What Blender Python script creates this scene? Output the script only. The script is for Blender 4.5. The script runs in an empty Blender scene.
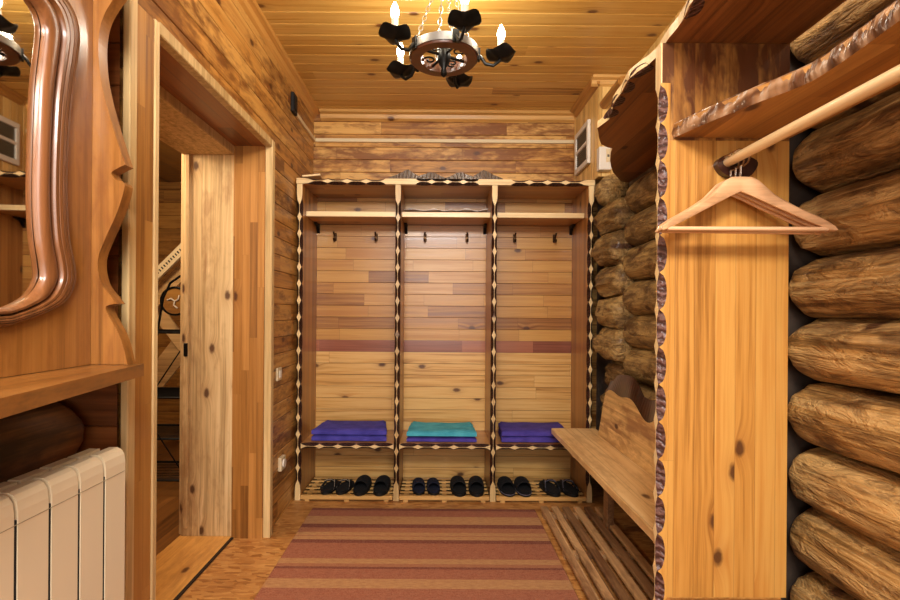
import bpy, bmesh, math, random
from mathutils import Vector, Matrix, noise
random.seed(7)
C = bpy.context.scene.collection
PI = math.pi
H = 1.166            # camera height
F = 480.0            # focal length in pixels of the 900 px frame

# ------------------------------------------------------------------ helpers
def lin(h, k=1.0):
    h = h.lstrip('#'); r = []
    for i in (0, 2, 4):
        c = int(h[i:i+2], 16) / 255
        r.append(min(1, (c/12.92 if c <= .04045 else ((c+.055)/1.055)**2.4) * k))
    return (*r, 1)

def obj(name, bm, mats, parent=None, smooth=False):
    if not isinstance(mats, (list, tuple)): mats = [mats]
    if parent is not None:
        p = parent
        while p.parent: p = p.parent
        bmesh.ops.transform(bm, matrix=(Matrix.Translation(p.location) @ Matrix.Rotation(p.rotation_euler.z, 4, 'Z')).inverted(), verts=bm.verts)
    bmesh.ops.recalc_face_normals(bm, faces=bm.faces)
    me = bpy.data.meshes.new(name)
    bm.to_mesh(me); bm.free()
    for m in mats: me.materials.append(m)
    if smooth:
        for p in me.polygons: p.use_smooth = True
        try: me.set_sharp_from_angle(angle=math.radians(42))
        except Exception: pass
    o = bpy.data.objects.new(name, me); C.objects.link(o)
    if parent is not None: o.parent = parent
    return o

def tag(o, label, cat, group=None):
    o['label'] = label; o['category'] = cat
    if group: o['group'] = group
    return o

def thing(name, label, cat, loc=(0, 0, 0), group=None):
    o = bpy.data.objects.new(name, None); C.objects.link(o)
    o.location = loc; o.empty_display_size = .05
    return tag(o, label, cat, group)

def struct(name, bm, mats, parent=None, smooth=False):
    o = obj(name, bm, mats, parent, smooth)
    if parent is None: o['kind'] = 'structure'
    return o

def NB(): return bmesh.new()

def box(bm, x0, x1, y0, y1, z0, z1, bev=0, mi=0, M=None, seg=1):
    vs = [bm.verts.new((x, y, z)) for x in (x0, x1) for y in (y0, y1) for z in (z0, z1)]
    q = [(0,1,3,2), (4,6,7,5), (0,4,5,1), (2,3,7,6), (0,2,6,4), (1,5,7,3)]
    fs = [bm.faces.new([vs[i] for i in f]) for f in q]
    for f in fs: f.material_index = mi
    if bev:
        es = list({e for f in fs for e in f.edges})
        r = bmesh.ops.bevel(bm, geom=es, offset=bev, segments=seg, affect='EDGES', profile=.5)
        for f in r['faces']: f.material_index = mi
        allv = list({v for f in r['faces'] for v in f.verts})
        vs = allv
    if M is not None: bmesh.ops.transform(bm, matrix=M, verts=[v for v in vs if v.is_valid])
    return vs

def prism(bm, pts, fn, d0, d1, mi=0, mi_side=None):
    """pts: 2-D outline; fn(a,b,d)->xyz"""
    A = [bm.verts.new(fn(a, b, d0)) for a, b in pts]
    B = [bm.verts.new(fn(a, b, d1)) for a, b in pts]
    n = len(pts)
    for vs in (A, list(reversed(B))):
        f = bm.faces.new(vs); f.material_index = mi; f.normal_update()
        bmesh.ops.triangulate(bm, faces=[f])
    for i in range(n):
        f = bm.faces.new((A[i], A[(i+1) % n], B[(i+1) % n], B[i]))
        f.material_index = mi if mi_side is None else mi_side

def tube(bm, path, r, n=8, closed=False, cap=True, mi=0):
    path = [Vector(p) for p in path]; N = len(path)
    rs = r if isinstance(r, (list, tuple)) else [r]*N
    rings = []; up = Vector((.13, .21, 1)).normalized(); prev = None
    for i in range(N):
        if closed: t = path[(i+1) % N] - path[i-1]
        else: t = path[min(i+1, N-1)] - path[max(i-1, 0)]
        t.normalize()
        if prev is None:
            a = t.cross(up)
            if a.length < .05: a = t.cross(Vector((1, 0, 0)))
        else: a = prev - t*prev.dot(t)
        a.normalize(); b = t.cross(a); prev = a
        rings.append([bm.verts.new(path[i] + (a*math.cos(2*PI*k/n) + b*math.sin(2*PI*k/n))*rs[i]) for k in range(n)])
    for i in range(N if closed else N-1):
        A, B = rings[i], rings[(i+1) % N]
        for k in range(n):
            f = bm.faces.new((A[k], A[(k+1) % n], B[(k+1) % n], B[k])); f.material_index = mi
    if cap and not closed:
        for R_ in (rings[0], rings[-1]):
            f = bm.faces.new(R_); f.material_index = mi

def lathe(bm, prof, c, n=24, mi=0, wob=None):
    rings = []
    for j, (r, z) in enumerate(prof):
        ring = []
        for k in range(n):
            th = 2*PI*k/n
            dz = wob(th, j) if wob else 0
            ring.append(bm.verts.new((c[0]+r*math.cos(th), c[1]+r*math.sin(th), c[2]+z+dz)))
        rings.append(ring)
    for A, B in zip(rings, rings[1:]):
        for k in range(n):
            f = bm.faces.new((A[k], A[(k+1) % n], B[(k+1) % n], B[k])); f.material_index = mi
    for R_ in (rings[0], rings[-1]):
        if prof[0] == prof[-1]: break
        f = bm.faces.new(R_); f.material_index = mi
    if prof[0] == prof[-1]: bmesh.ops.remove_doubles(bm, verts=bm.verts, dist=1e-6)

def planks(bm, fn, u0, u1, v0, v1, w, gw=.004, gd=.004, mi=0):
    """a sheet of boards with V grooves; fn(u,v,d)->xyz, d = depth into the wall"""
    def quad(va, da, vb, db):
        f = bm.faces.new([bm.verts.new(fn(*p)) for p in ((u0, va, da), (u1, va, da), (u1, vb, db), (u0, vb, db))])
        f.material_index = mi
    k = math.floor(v0/w + 1e-6)
    while k*w < v1 - 1e-6:
        a, b = max(v0, k*w), min(v1, (k+1)*w)
        aa, bb = a, b
        if a == k*w and a > v0 + 1e-6: quad(a, gd, a+gw, 0); aa = a+gw
        if b == (k+1)*w and b < v1 - 1e-6: quad(b-gw, 0, b, gd); bb = b-gw
        quad(aa, 0, bb, 0)
        k += 1

def carved(bm, fn, L, W, pitch, solid, deep, back, mi=(0, 1, 2), sol1=None, both=True):
    """a board edge with dark scallops cut into both arrises, leaving a chain of pale lozenges.
    fn(a,b,c): a along, b across (-W/2..W/2), c back from the edge"""
    sol1 = solid if sol1 is None else sol1
    n = max(1, round((L - solid - sol1)/pitch)); p_ = (L - solid - sol1)/n
    st = [0, solid*.6]
    for i in range(n):
        st += [solid + p_*(i + j/12) for j in range(12)]
    st += [L - sol1, L - sol1*.6, L]
    secs = []
    for a in st:
        if a <= solid*.61 or a >= L - sol1*.61: w, cb = W/2, .0
        else:
            p = ((a - solid)/p_) % 1; q = min(p, 1-p)
            if a < solid or a > L - sol1 + 1e-9: q = 0
            w = W/2*(.09 + .91*max(0, 1 - q/.29)**1.15); cb = deep*math.sqrt(max(0, 1-(2*(.5-q))**2))
            w *= .8*(1 + .12*noise.noise((a*31, W*9, fn(0, 0, 0)[0]*7)))
            if q == 0: cb = .0005
        wl = w if both else W/2
        cl = cb if both else 0
        ps = [(-W/2, back), (-W/2, cl), (-wl, 0), (w, 0), (W/2, cb), (W/2, back)]
        secs.append([bm.verts.new(fn(a, b, c)) for b, c in ps])
    ms = (mi[2], mi[1], mi[0], mi[1], mi[2])
    for A, B in zip(secs, secs[1:]):
        for k in range(5):
            f = bm.faces.new((A[k], A[k+1], B[k+1], B[k])); f.material_index = ms[k]
    for S in (secs[0], secs[-1]):
        f = bm.faces.new(S); f.material_index = mi[0]

# ------------------------------------------------------------------ materials
class NT:
    def __init__(s, name):
        s.m = bpy.data.materials.new(name); s.m.use_nodes = True
        s.t = s.m.node_tree; s.b = s.t.nodes['Principled BSDF']
    def n(s, typ, ins=None, **kw):
        nd = s.t.nodes.new(typ)
        for k, v in kw.items(): setattr(nd, k, v)
        for k, v in (ins or {}).items(): s.set(nd.inputs[k], v)
        return nd
    def set(s, inp, v):
        if hasattr(v, 'is_linked') or isinstance(v, bpy.types.NodeSocket): s.t.links.new(v, inp)
        else: inp.default_value = v
    def m_(s, op, a, b=0.0, c=0.0):
        return s.n('ShaderNodeMath', {0: a, 1: b, 2: c}, operation=op).outputs[0]
    def vec(s, x, y, z): return s.n('ShaderNodeCombineXYZ', {0: x, 1: y, 2: z}).outputs[0]
    def mix(s, f, a, b, mode='MIX'):
        nd = s.n('ShaderNodeMix', data_type='RGBA', blend_type=mode)
        s.set(nd.inputs[0], f); s.set(nd.inputs[6], a); s.set(nd.inputs[7], b)
        return nd.outputs[2]
    def rng(s, v, a, b, c=0.0, d=1.0):
        return s.n('ShaderNodeMapRange', {0: v, 1: a, 2: b, 3: c, 4: d}).outputs[0]
    def noise(s, vec, scale=1, detail=3, rough=.55, dist=0):
        return s.n('ShaderNodeTexNoise', {'Vector': vec, 'Scale': scale, 'Detail': detail, 'Roughness': rough, 'Distortion': dist}).outputs[0]
    def ramp(s, v, cols, const=False):
        nd = s.n('ShaderNodeValToRGB', {0: v}); r = nd.color_ramp
        if const: r.interpolation = 'CONSTANT'
        if not isinstance(cols[0][0], (int, float)) or len(cols[0]) != 2:
            cols = [(i/(max(1, len(cols)-1)), c) for i, c in enumerate(cols)]
        while len(r.elements) < len(cols): r.elements.new(1)
        for e, (p, c) in zip(r.elements, cols): e.position = p; e.color = c
        return nd.outputs[0]
    def bump(s, h, st=.3, d=.01):
        nd = s.n('ShaderNodeBump', {'Height': h, 'Strength': st, 'Distance': d})
        s.t.links.new(nd.outputs[0], s.b.inputs['Normal'])
    def done(s, col=None, rough=.5, metal=0, coat=0, **kw):
        if col is not None: s.set(s.b.inputs['Base Color'], col)
        s.set(s.b.inputs['Roughness'], rough); s.set(s.b.inputs['Metallic'], metal)
        s.b.inputs['Coat Weight'].default_value = coat
        s.b.inputs['Coat Roughness'].default_value = .18
        for k, v in kw.items(): s.b.inputs[k.replace('_', ' ')].default_value = v
        return s.m

def wood(name, cols, ga='X', aa='Z', w=None, L=1.2, stain=0., knots=.4, rough=.42, coat=.25, seam=0., seed=0., grain=1.0, gsc=1.0,
         dark='#4a2410', scol='#6b3a16', idw=.5, bump=.12, sth=.52, chip=0):
    t = NT(name)
    o = t.n('ShaderNodeTexCoord').outputs['Object']
    sp = t.n('ShaderNodeSeparateXYZ', {0: o}).outputs
    ax = {'X': sp[0], 'Y': sp[1], 'Z': sp[2]}
    u, v = ax[ga], ax[aa]
    ta = [k for k in 'XYZ' if k not in (ga, aa)][0]
    tt = ax[ta]
    if w:
        vr = t.m_('DIVIDE', v, w); row = t.m_('FLOOR', vr)
        r1 = t.n('ShaderNodeTexWhiteNoise', {'W': t.m_('ADD', row, seed+.37)}, noise_dimensions='1D').outputs[0]
        col = t.m_('FLOOR', t.m_('ADD', t.m_('DIVIDE', u, L), t.m_('MULTIPLY', r1, 3.0)))
        ident = t.n('ShaderNodeTexWhiteNoise', {'Vector': t.vec(row, col, seed+.5)}, noise_dimensions='3D').outputs[0]
    else:
        ident = t.n('ShaderNodeObjectInfo').outputs['Random']
    off = t.m_('MULTIPLY', ident, 17.0)
    uo = t.m_('ADD', u, off)
    vo = t.n('ShaderNodeTexVoronoi', {'Vector': t.vec(t.m_('MULTIPLY', uo, 2.6), t.m_('MULTIPLY', v, 4.6), t.m_('ADD', off, seed)), 'Scale': 1.0, 'Randomness': 1.0}, voronoi_dimensions='2D')
    kd = vo.outputs['Distance']
    gate = t.m_('GREATER_THAN', t.n('ShaderNodeSeparateColor', {0: vo.outputs['Color']}).outputs[0], 1-knots)
    kn = t.noise(t.vec(t.m_('MULTIPLY', u, 60), t.m_('MULTIPLY', v, 60), 0), 1, 1)
    kdd = t.m_('ADD', kd, t.m_('MULTIPLY', kn, .03))
    km = t.m_('MULTIPLY', t.rng(kdd, .055, .095, 1, 0), gate)
    halo = t.m_('MULTIPLY', t.rng(kd, 0, .28, 1, 0), gate)
    halo = t.m_('MULTIPLY', halo, halo)
    vv = t.m_('ADD', v, t.m_('MULTIPLY', halo, .03))
    wv = t.noise(t.vec(t.m_('MULTIPLY', uo, 1.3), t.m_('MULTIPLY', v, 5), off), 1, 1)
    vv = t.m_('ADD', vv, t.m_('MULTIPLY', wv, .03))
    g1 = t.noise(t.vec(t.m_('MULTIPLY', uo, 1.2*gsc), t.m_('MULTIPLY', vv, 48*gsc), t.m_('MULTIPLY', tt, 40)), 1, 2, .6)
    g2 = t.noise(t.vec(t.m_('MULTIPLY', uo, 5), t.m_('MULTIPLY', vv, 210), t.m_('MULTIPLY', tt, 120)), 1, 2, .6)
    g = t.m_('ADD', t.m_('MULTIPLY', t.rng(g1, .3, .7), .7), t.m_('MULTIPLY', t.rng(g2, .3, .7), .3))
    f = t.m_('ADD', t.m_('MULTIPLY', ident, idw), t.m_('MULTIPLY', g, (1-idw)*grain))
    cl_ = [tuple(min(1, q*w_) for q, w_ in zip(lin(x)[:3], (.97, 1.06, 1.18)))+(1,) for x in cols]; cl_[0] = tuple(x*.72 for x in cl_[0][:3])+(1,); cl_[-1] = tuple(min(1, x*1.12) for x in cl_[-1][:3])+(1,)
    c = t.ramp(t.rng(f, .12, .88), cl_)
    c = t.mix(t.m_('MULTIPLY', halo, .45), c, lin(scol))
    if stain:
        s1 = t.noise(t.vec(t.m_('MULTIPLY', uo, 2.2), t.m_('MULTIPLY', v, 9), off), 1, 4, .65, .6)
        s2 = t.noise(t.vec(t.m_('MULTIPLY', uo, 13), t.m_('MULTIPLY', v, 34), off), 1, 3, .6, .4)
        big = t.noise(t.vec(t.m_('MULTIPLY', u, .9), t.m_('MULTIPLY', v, 1.3), t.m_('MULTIPLY', tt, 1.0)), 1, 2)
        sm = t.rng(t.m_('ADD', t.m_('ADD', t.m_('MULTIPLY', s1, .5), t.m_('MULTIPLY', s2, .25)), t.m_('MULTIPLY', big, .25)), sth-.04, sth+.06, 0, stain)
        c = t.mix(sm, c, lin(scol))
    c = t.mix(t.m_('MULTIPLY', km, .85), c, lin(dark))
    hgt = t.m_('MULTIPLY', g, .25)
    if w and seam:
        fr = t.m_('FRACT', vr); e = t.m_('MINIMUM', fr, t.m_('SUBTRACT', 1.0, fr))
        sl = t.rng(e, .0, .0022/w, 1, 0)
        c = t.mix(t.m_('MULTIPLY', sl, seam), c, lin(dark))
        ul = t.m_('FRACT', t.m_('ADD', t.m_('DIVIDE', u, L), t.m_('MULTIPLY', r1, 3.0)))
        el = t.m_('MINIMUM', ul, t.m_('SUBTRACT', 1.0, ul))
        c = t.mix(t.m_('MULTIPLY', t.rng(el, 0, .0012/L, 1, 0), seam), c, lin(dark))
        hgt = t.m_('SUBTRACT', hgt, sl)
    if chip:
        cn = t.noise(t.vec(t.m_('MULTIPLY', uo, 7), t.m_('MULTIPLY', v, 24), t.m_('MULTIPLY', tt, 24)), 1, 4, .65, 1.2)
        ck = t.rng(cn, .36, .5, 1, 0)
        c = t.mix(t.m_('MULTIPLY', ck, .6), c, lin(scol)); t.set(t.b.inputs['Base Color'], c)
        hgt = t.m_('ADD', hgt, t.m_('MULTIPLY', cn, 2.2))
    if bump: t.bump(hgt, bump, .012 if chip else .004)
    return t.done(c, t.rng(g, 0, 1, rough-.06, rough+.1), coat=coat)

def plain(name, hexc, rough=.5, metal=0, coat=0, var=.0, nsc=30, **kw):
    t = NT(name)
    c = lin(hexc)
    if var:
        o = t.n('ShaderNodeTexCoord').outputs['Object']
        nz = t.noise(o, nsc, 3)
        c = t.mix(t.rng(nz, .35, .65), tuple(x*(1-var) for x in c[:3])+(1,), tuple(min(1, x*(1+var)) for x in c[:3])+(1,))
        t.bump(nz, .15, .002)
    return t.done(c, rough, metal, coat, **kw)

W = {}
W['ceiling'] = wood('ceiling_boards', ['#b07a34', '#c99545', '#d9ab5c', '#c08a3c'], 'X', 'Y', .0955, 2.6, knots=.6, seed=3, rough=.3, coat=.4, idw=.5, dark='#5a2c0e')
W['left'] = wood('left_wall_boards', ['#a56a2c', '#c0843c', '#d29c52', '#b37a38'], 'Y', 'Z', .093, 1.1, stain=.85, knots=.5, seed=11, seam=.8, scol='#6b3a12', sth=.52, coat=.15)
W['back'] = wood('back_wall_boards', ['#a86c2a', '#c98f45', '#dba95e', '#b97c38'], 'X', 'Z', .0905, .9, stain=.85, knots=.5, seed=5, seam=.8, scol='#74400f', sth=.5, coat=.1)
W['bay_up'] = wood('bay_upper_boards', ['#965a26', '#b27a3a', '#c6924a', '#a87034'], 'X', 'Z', .081, .42, knots=.2, seed=8, seam=.8, idw=.65, rough=.36, coat=.22)
W['bay_band'] = wood('bay_band_boards', ['#84452a', '#95543a', '#a0613f'], 'X', 'Z', .081, .5, knots=.1, seed=9, seam=.7, rough=.33, coat=.5)
W['bay_low'] = wood('bay_lower_boards', ['#b98342', '#cf9b55', '#dcae69', '#c48e4a'], 'X', 'Z', .081, 1.9, knots=.6, seed=2, seam=.8, idw=.3, rough=.36, coat=.4)
W['cab_v'] = wood('cabinet_upright_wood', ['#9a5f2a', '#b67b3b', '#c58b48'], 'Z', 'Y', .05, 1.3, knots=.25, seed=21, idw=.5, coat=.4)
W['cab_h'] = wood('cabinet_shelf_wood', ['#a06630', '#b98043', '#c89250'], 'X', 'Y', .06, 1.1, knots=.2, seed=22, idw=.5, coat=.4)
W['pale'] = wood('pale_pine', ['#cda46a', '#dfbd86', '#e9cb98'], 'X', 'Z', None, knots=.15, coat=.2, rough=.45)
W['pale_v'] = wood('pale_pine_upright', ['#c99f63', '#dcb87e', '#e6c690'], 'Z', 'Y', None, knots=.25, coat=.2, rough=.45)
W['carve'] = None
W['panel'] = wood('closet_panel_wood', ['#a96c28', '#bf8339', '#cc9448', '#b67a33'], 'Z', 'X', .058, 9, knots=.6, seed=31, seam=.25, idw=.45, coat=.35, scol='#8a4c1a', dark='#44200c')
W['closet_h'] = wood('closet_board_wood', ['#7d4a1e', '#9c622e', '#ae733a'], 'Y', 'X', .14, 2.2, knots=.35, seed=33, seam=.3, idw=.4, coat=.3)
W['hatshelf'] = wood('hat_shelf_wood', ['#a0662e', '#bb803e', '#cc9450'], 'Y', 'X', .10, 3, knots=.4, seed=36, seam=.2, idw=.4, coat=.2)  # lighter than the other closet boards: bounced light put into the colour
W['stainpanel'] = wood('closet_upper_panel_wood', ['#84501f', '#a0692c', '#b27c3a'], 'Z', 'X', .06, 2.4, stain=.92, knots=.4, seed=35, idw=.5, scol='#54290a', sth=.48, coat=.08)
W['orange'] = wood('door_trim_wood', ['#a0662a', '#b27836', '#c28a44', '#a86e2e'], 'Z', 'Y', .048, .55, knots=.2, seed=41, seam=.15, idw=.5, coat=.3)
W['reveal'] = wood('door_reveal_wood', ['#925c26', '#a87032', '#b88040'], 'Z', 'X', .04, .6, knots=.2, seed=42, seam=.2, idw=.5, coat=.3)
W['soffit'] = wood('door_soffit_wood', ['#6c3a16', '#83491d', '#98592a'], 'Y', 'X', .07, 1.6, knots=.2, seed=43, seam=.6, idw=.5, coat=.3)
W['jamb'] = wood('rough_door_jamb', ['#c39a62', '#d6b17a', '#e0c08c'], 'Z', 'X', .17, 4, stain=.45, knots=.9, seed=47, seam=.3, coat=.0, rough=.6, idw=.2, scol='#8c5a2c', sth=.56)
MC = ['#855220', '#965f28', '#a66e32', '#905a24']
W['mirror'] = wood('varnished_mirror_wood', MC, 'Z', 'Y', None, stain=.55, knots=.1, seed=51, coat=.5, rough=.35, scol='#74431a', gsc=.6, idw=.45)
W['mirror_x'] = wood('varnished_wing_wood', MC, 'Z', 'X', None, stain=.55, knots=.15, seed=53, coat=.5, rough=.35, scol='#74431a', gsc=.6, idw=.45)
W['mirror_h'] = wood('varnished_shelf_wood', MC, 'Y', 'X', None, stain=.3, knots=.1, seed=54, coat=.5, rough=.35, scol='#74431a', gsc=.6, idw=.45)
W['mould'] = wood('varnished_mould_wood', ['#70421f', '#85512a', '#945f34'], 'Z', 'Y', None, knots=0, seed=52, coat=.45, rough=.38)
W['bench'] = wood('bench_wood', ['#cc9c5c', '#e0b478', '#ecc68c', '#d6a868'], 'Y', 'X', .072, 3, knots=.2, seed=61, seam=.35, idw=.45, coat=.15, stain=.35, scol='#8d5a26')
W['backrest'] = wood('bench_back_wood', ['#d0a060', '#e0b474', '#eac284'], 'Y', 'Z', .11, 3, knots=.3, seed=62, seam=.2, idw=.3, coat=.15, stain=.6, scol='#8d5424', sth=.52)
W['duck'] = wood('grating_wood', ['#9a6e46', '#b88a5c', '#c89c6a'], 'Y', 'X', .068, 3, knots=.2, seed=63, idw=.6, coat=.05, stain=.6, scol='#5a3218', rough=.55)
W['slat'] = wood('shoe_rack_wood', ['#b5803f', '#cb9a57', '#d8aa66'], 'X', 'Y', .07, 3, knots=.2, seed=64, idw=.5, coat=.2)
W['log'] = wood('hewn_log_wood', ['#7e5629', '#a97a40', '#cb9f62', '#b4864c'], 'Y', 'Z', None, stain=.75, knots=.5, seed=71, coat=.15, rough=.5, gsc=.7, scol='#4a2a12', bump=.9, idw=.12, sth=.52, chip=1)
W['logpale'] = wood('peeled_log_wood', ['#86653a', '#ac874e', '#c8a468', '#ac864c'], 'Y', 'Z', None, stain=.75, knots=.4, seed=72, coat=.1, rough=.55, gsc=.8, scol='#4a2e14', bump=.9, idw=.12, sth=.51, chip=1)
W['logdark'] = wood('dark_log_wood', ['#4c2c12', '#6d431d', '#85562a'], 'Y', 'Z', None, stain=.8, knots=.3, seed=73, coat=.2, rough=.5, gsc=.7, scol='#2e190a', bump=.5, idw=.12)
W['boxing'] = wood('boxing_boards', ['#cf9c50', '#dcae62', '#e5bb72'], 'Z', 'Y', .055, 3, knots=.2, seed=81, seam=.5, coat=.4)
W['boxing2'] = wood('boxing_end_boards', ['#cf9c50', '#dcae62', '#e5bb72'], 'Z', 'X', .055, 3, knots=.2, seed=82, seam=.5, coat=.4)
W['crown'] = wood('crown_moulding_wood', ['#a36a2a', '#bb8038', '#c89048'], 'Y', 'Z', None, knots=.1, coat=.4)
W['crownx'] = wood('back_moulding_wood', ['#c08a44', '#d09c54', '#daa962'], 'X', 'Z', None, knots=.1, coat=.4)
W['hanger'] = wood('hanger_beech', ['#cd9664', '#d9a574', '#e2b386'], 'X', 'Z', None, knots=0, coat=.3, rough=.35)
W['rod'] = wood('rod_wood', ['#cfa468', '#dcb57c', '#e4c290'], 'Y', 'Z', None, knots=.1, coat=.3, rough=.4)
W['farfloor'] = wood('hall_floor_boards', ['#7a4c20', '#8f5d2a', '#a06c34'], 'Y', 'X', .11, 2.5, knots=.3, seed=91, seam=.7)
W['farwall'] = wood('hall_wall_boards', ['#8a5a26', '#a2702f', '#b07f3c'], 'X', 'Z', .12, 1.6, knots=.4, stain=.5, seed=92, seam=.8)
W['thresh'] = wood('threshold_wood', ['#bb7f38', '#ca9046', '#d79f55'], 'Y', 'X', None, knots=.3, stain=.3, coat=.3, scol='#7a4518')
W['ret'] = wood('return_boards', ['#6e3c18', '#81491f', '#915728'], 'X', 'Z', .12, .8, knots=.1, seam=.8, seed=95)

def carved_mat(name, cols, rough, coat):
    t = NT(name)
    o = t.n('ShaderNodeTexCoord').outputs['Object']
    wv = t.n('ShaderNodeTexWave', {'Vector': o, 'Scale': 26.0, 'Distortion': 5.0, 'Detail': 2.0, 'Detail Scale': 2.0}, wave_type='BANDS', bands_direction='DIAGONAL').outputs['Fac']
    nz = t.noise(o, 18, 3)
    c = t.ramp(t.m_('ADD', t.m_('MULTIPLY', wv, .55), t.m_('MULTIPLY', nz, .45)), [lin(x) for x in cols])
    t.bump(wv, .5, .006)
    return t.done(c, rough, coat=coat)
W['carve'] = carved_mat('scorched_carving', ['#1a0b08', '#2c140c', '#3c1e14', '#4c2a1c'], .5, .15)
W['carve2'] = carved_mat('scorched_fluted_carving', ['#2a130e', '#44261c', '#60403a', '#85695f'], .42, .3)
def carve_bark():
    t = NT('fluted_bark_carving')
    o = t.n('ShaderNodeTexCoord').outputs['Object']
    wv = t.n('ShaderNodeTexWave', {'Vector': o, 'Scale': 9.0, 'Distortion': 5.0, 'Detail': 2.0}, wave_type='BANDS', bands_direction='DIAGONAL').outputs['Fac']
    nz = t.noise(o, 30, 3)
    c = t.ramp(t.m_('ADD', t.m_('MULTIPLY', wv, .6), t.m_('MULTIPLY', nz, .4)), [lin('#3c2010'), lin('#694226'), lin('#916a48'), lin('#b8987a')])
    t.bump(wv, .6, .006)
    return t.done(c, .35, coat=.5)
W['bark'] = carve_bark()
def fluted():
    t = NT('grey_fluted_crest')
    o = t.n('ShaderNodeTexCoord').outputs['Object']
    wv = t.n('ShaderNodeTexWave', {'Vector': o, 'Scale': 34.0, 'Distortion': 2.5}, wave_type='BANDS', bands_direction='X').outputs['Fac']
    c = t.ramp(wv, [lin('#3a2a20'), lin('#6d5a4c'), lin('#94826f')])
    t.bump(wv, .6, .006)
    return t.done(c, .4, coat=.3)
W['crest'] = fluted()

def plaster():
    t = NT('grey_log_caulk')
    o = t.n('ShaderNodeTexCoord').outputs['Object']
    nz = t.noise(o, 14, 4, .6)
    c = t.ramp(nz, [lin('#4a3c32'), lin('#7a6a5e'), lin('#a09284')])
    t.bump(nz, .5, .01)
    return t.done(c, .85)
W['plaster'] = plaster()
W['caulkdark'] = plain('dark_log_caulk', '#43352a', .85, var=.3, nsc=14)

def osb():
    t = NT('strand_board_floor')
    o = t.n('ShaderNodeTexCoord').outputs['Object']
    cols = None
    for k, ang in enumerate((.2, 1.2, 2.3)):
        mp = t.n('ShaderNodeMapping', {'Vector': o, 'Rotation': (0, 0, ang), 'Scale': (20, 62, 1), 'Location': (k*3.3, k*1.7, 0)}).outputs[0]
        vo = t.n('ShaderNodeTexVoronoi', {'Vector': mp, 'Scale': 1.0}, voronoi_dimensions='2D')
        val = t.n('ShaderNodeSeparateColor', {0: vo.outputs['Color']}).outputs[1]
        ck = t.ramp(val, [lin('#93602c'), lin('#b48044'), lin('#c69658'), lin('#a8743c')])
        if cols is None: cols = ck
        else:
            sel = t.m_('GREATER_THAN', t.n('ShaderNodeSeparateColor', {0: vo.outputs['Color']}).outputs[0], .55)
            cols = t.mix(sel, cols, ck)
    nz = t.noise(o, 3.5, 4)
    c = t.mix(t.rng(nz, .4, .7, 0, .45), cols, lin('#85532a'))
    t.bump(t.noise(o, 60, 2), .2, .003)
    return t.done(c, .5, coat=.1)
W['osb'] = osb()

def rugmat():
    t = NT('striped_rug_pile')
    o = t.n('ShaderNodeTexCoord').outputs['Object']
    sp = t.n('ShaderNodeSeparateXYZ', {0: o}).outputs
    st = [(509, 'd'), (511, 'r'), (517, 't'), (524.5, 'd'), (528, 'b'), (533, 't'), (536, 'b'), (537, 't'), (540.5, 'd'), (543.5, 'r'),
          (559, 't'), (564.5, 'b'), (567.5, 'd'), (569.5, 'r'), (579, 't'), (589, 'r'), (620, 'd'), (624, 'b'), (640, 't'), (662, 'r'), (700, 'd'), (712, 't'), (740, 'r')]
    cm = {'d': lin('#6b2a22'), 'r': lin('#96573f'), 't': lin('#b08455'), 'b': lin('#9c6444')}
    Y = lambda p: F*(H+.002)/(p-313.5)
    Y1 = Y(509) + .01; Y0 = .55
    l = [((Y1 - Y(p))/(Y1-Y0), cm[k]) for p, k in st]; l[0] = (0, l[0][1])
    f = t.m_('DIVIDE', t.m_('SUBTRACT', Y1, sp[1]), Y1-Y0)
    c = t.ramp(f, l, True)
    nz = t.noise(o, 260, 2)
    n2 = t.noise(t.vec(t.m_('MULTIPLY', sp[0], 30), t.m_('MULTIPLY', sp[1], 120), 0), 1, 2)
    c = t.mix(t.rng(nz, .35, .68, 0, .35), c, lin('#c29a78'))
    c = t.mix(t.rng(n2, .4, .7, 0, .3), c, lin('#6a3426'))
    t.bump(nz, .6, .004)
    return t.done(c, .95)
W['rug'] = rugmat()

def cloth(name, h, h2):
    t = NT(name)
    o = t.n('ShaderNodeTexCoord').outputs['Object']
    nz = t.noise(o, 420, 2); n2 = t.noise(o, 14, 3)
    c = t.mix(t.rng(n2, .35, .65), lin(h), lin(h2))
    t.bump(nz, .5, .003)
    return t.done(c, .9, Sheen_Weight=.0)
W['purple'] = cloth('purple_terry', '#3f3a94', '#524cae')
W['purple2'] = cloth('violet_terry', '#41358a', '#5446a2')
W['teal'] = cloth('turquoise_terry', '#3f9fb4', '#58b8c8')
W['black'] = cloth('black_slipper_felt', '#060508', '#0b0a0d')
W['navy'] = cloth('navy_slipper_felt', '#0d1124', '#161c36')
W['sole'] = plain('black_rubber', '#0b0a09', .6)
W['piping'] = plain('pale_piping', '#a89a88', .5)
W['pipgrey'] = plain('grey_piping', '#6d6a78', .5)
W['iron'] = plain('blackened_iron', '#23221f', .42, .7, var=.3)
W['blackmetal'] = plain('black_wire_metal', '#0c0c0d', .4, .5)
W['chain'] = plain('steel_chain', '#b0a898', .35, .9)
W['hookmetal'] = plain('bronze_hook', '#4a3420', .35, .9)
W['chrome'] = plain('hook_wire', '#d8d4cc', .2, 1)
W['rim'] = wood('chandelier_wheel_wood', ['#4a2514', '#5f331d', '#6f3e24'], 'X', 'Y', None, knots=0, coat=.5)
W['candle'] = plain('candle_sleeve', '#f0dcc0', .5)
W['white'] = plain('white_plastic', '#dedad0', .4)
W['cream'] = plain('cream_plastic', '#d8c8a4', .4)
W['greyplas'] = plain('grey_plastic', '#6a6258', .5)
W['ventpane'] = plain('grey_vent_mesh', '#6b6250', .6)
W['radiator'] = plain('cream_radiator_enamel', '#e2d3b4', .32, coat=.3)
W['radgap'] = plain('radiator_shadow_gap', '#101012', .7)
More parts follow.
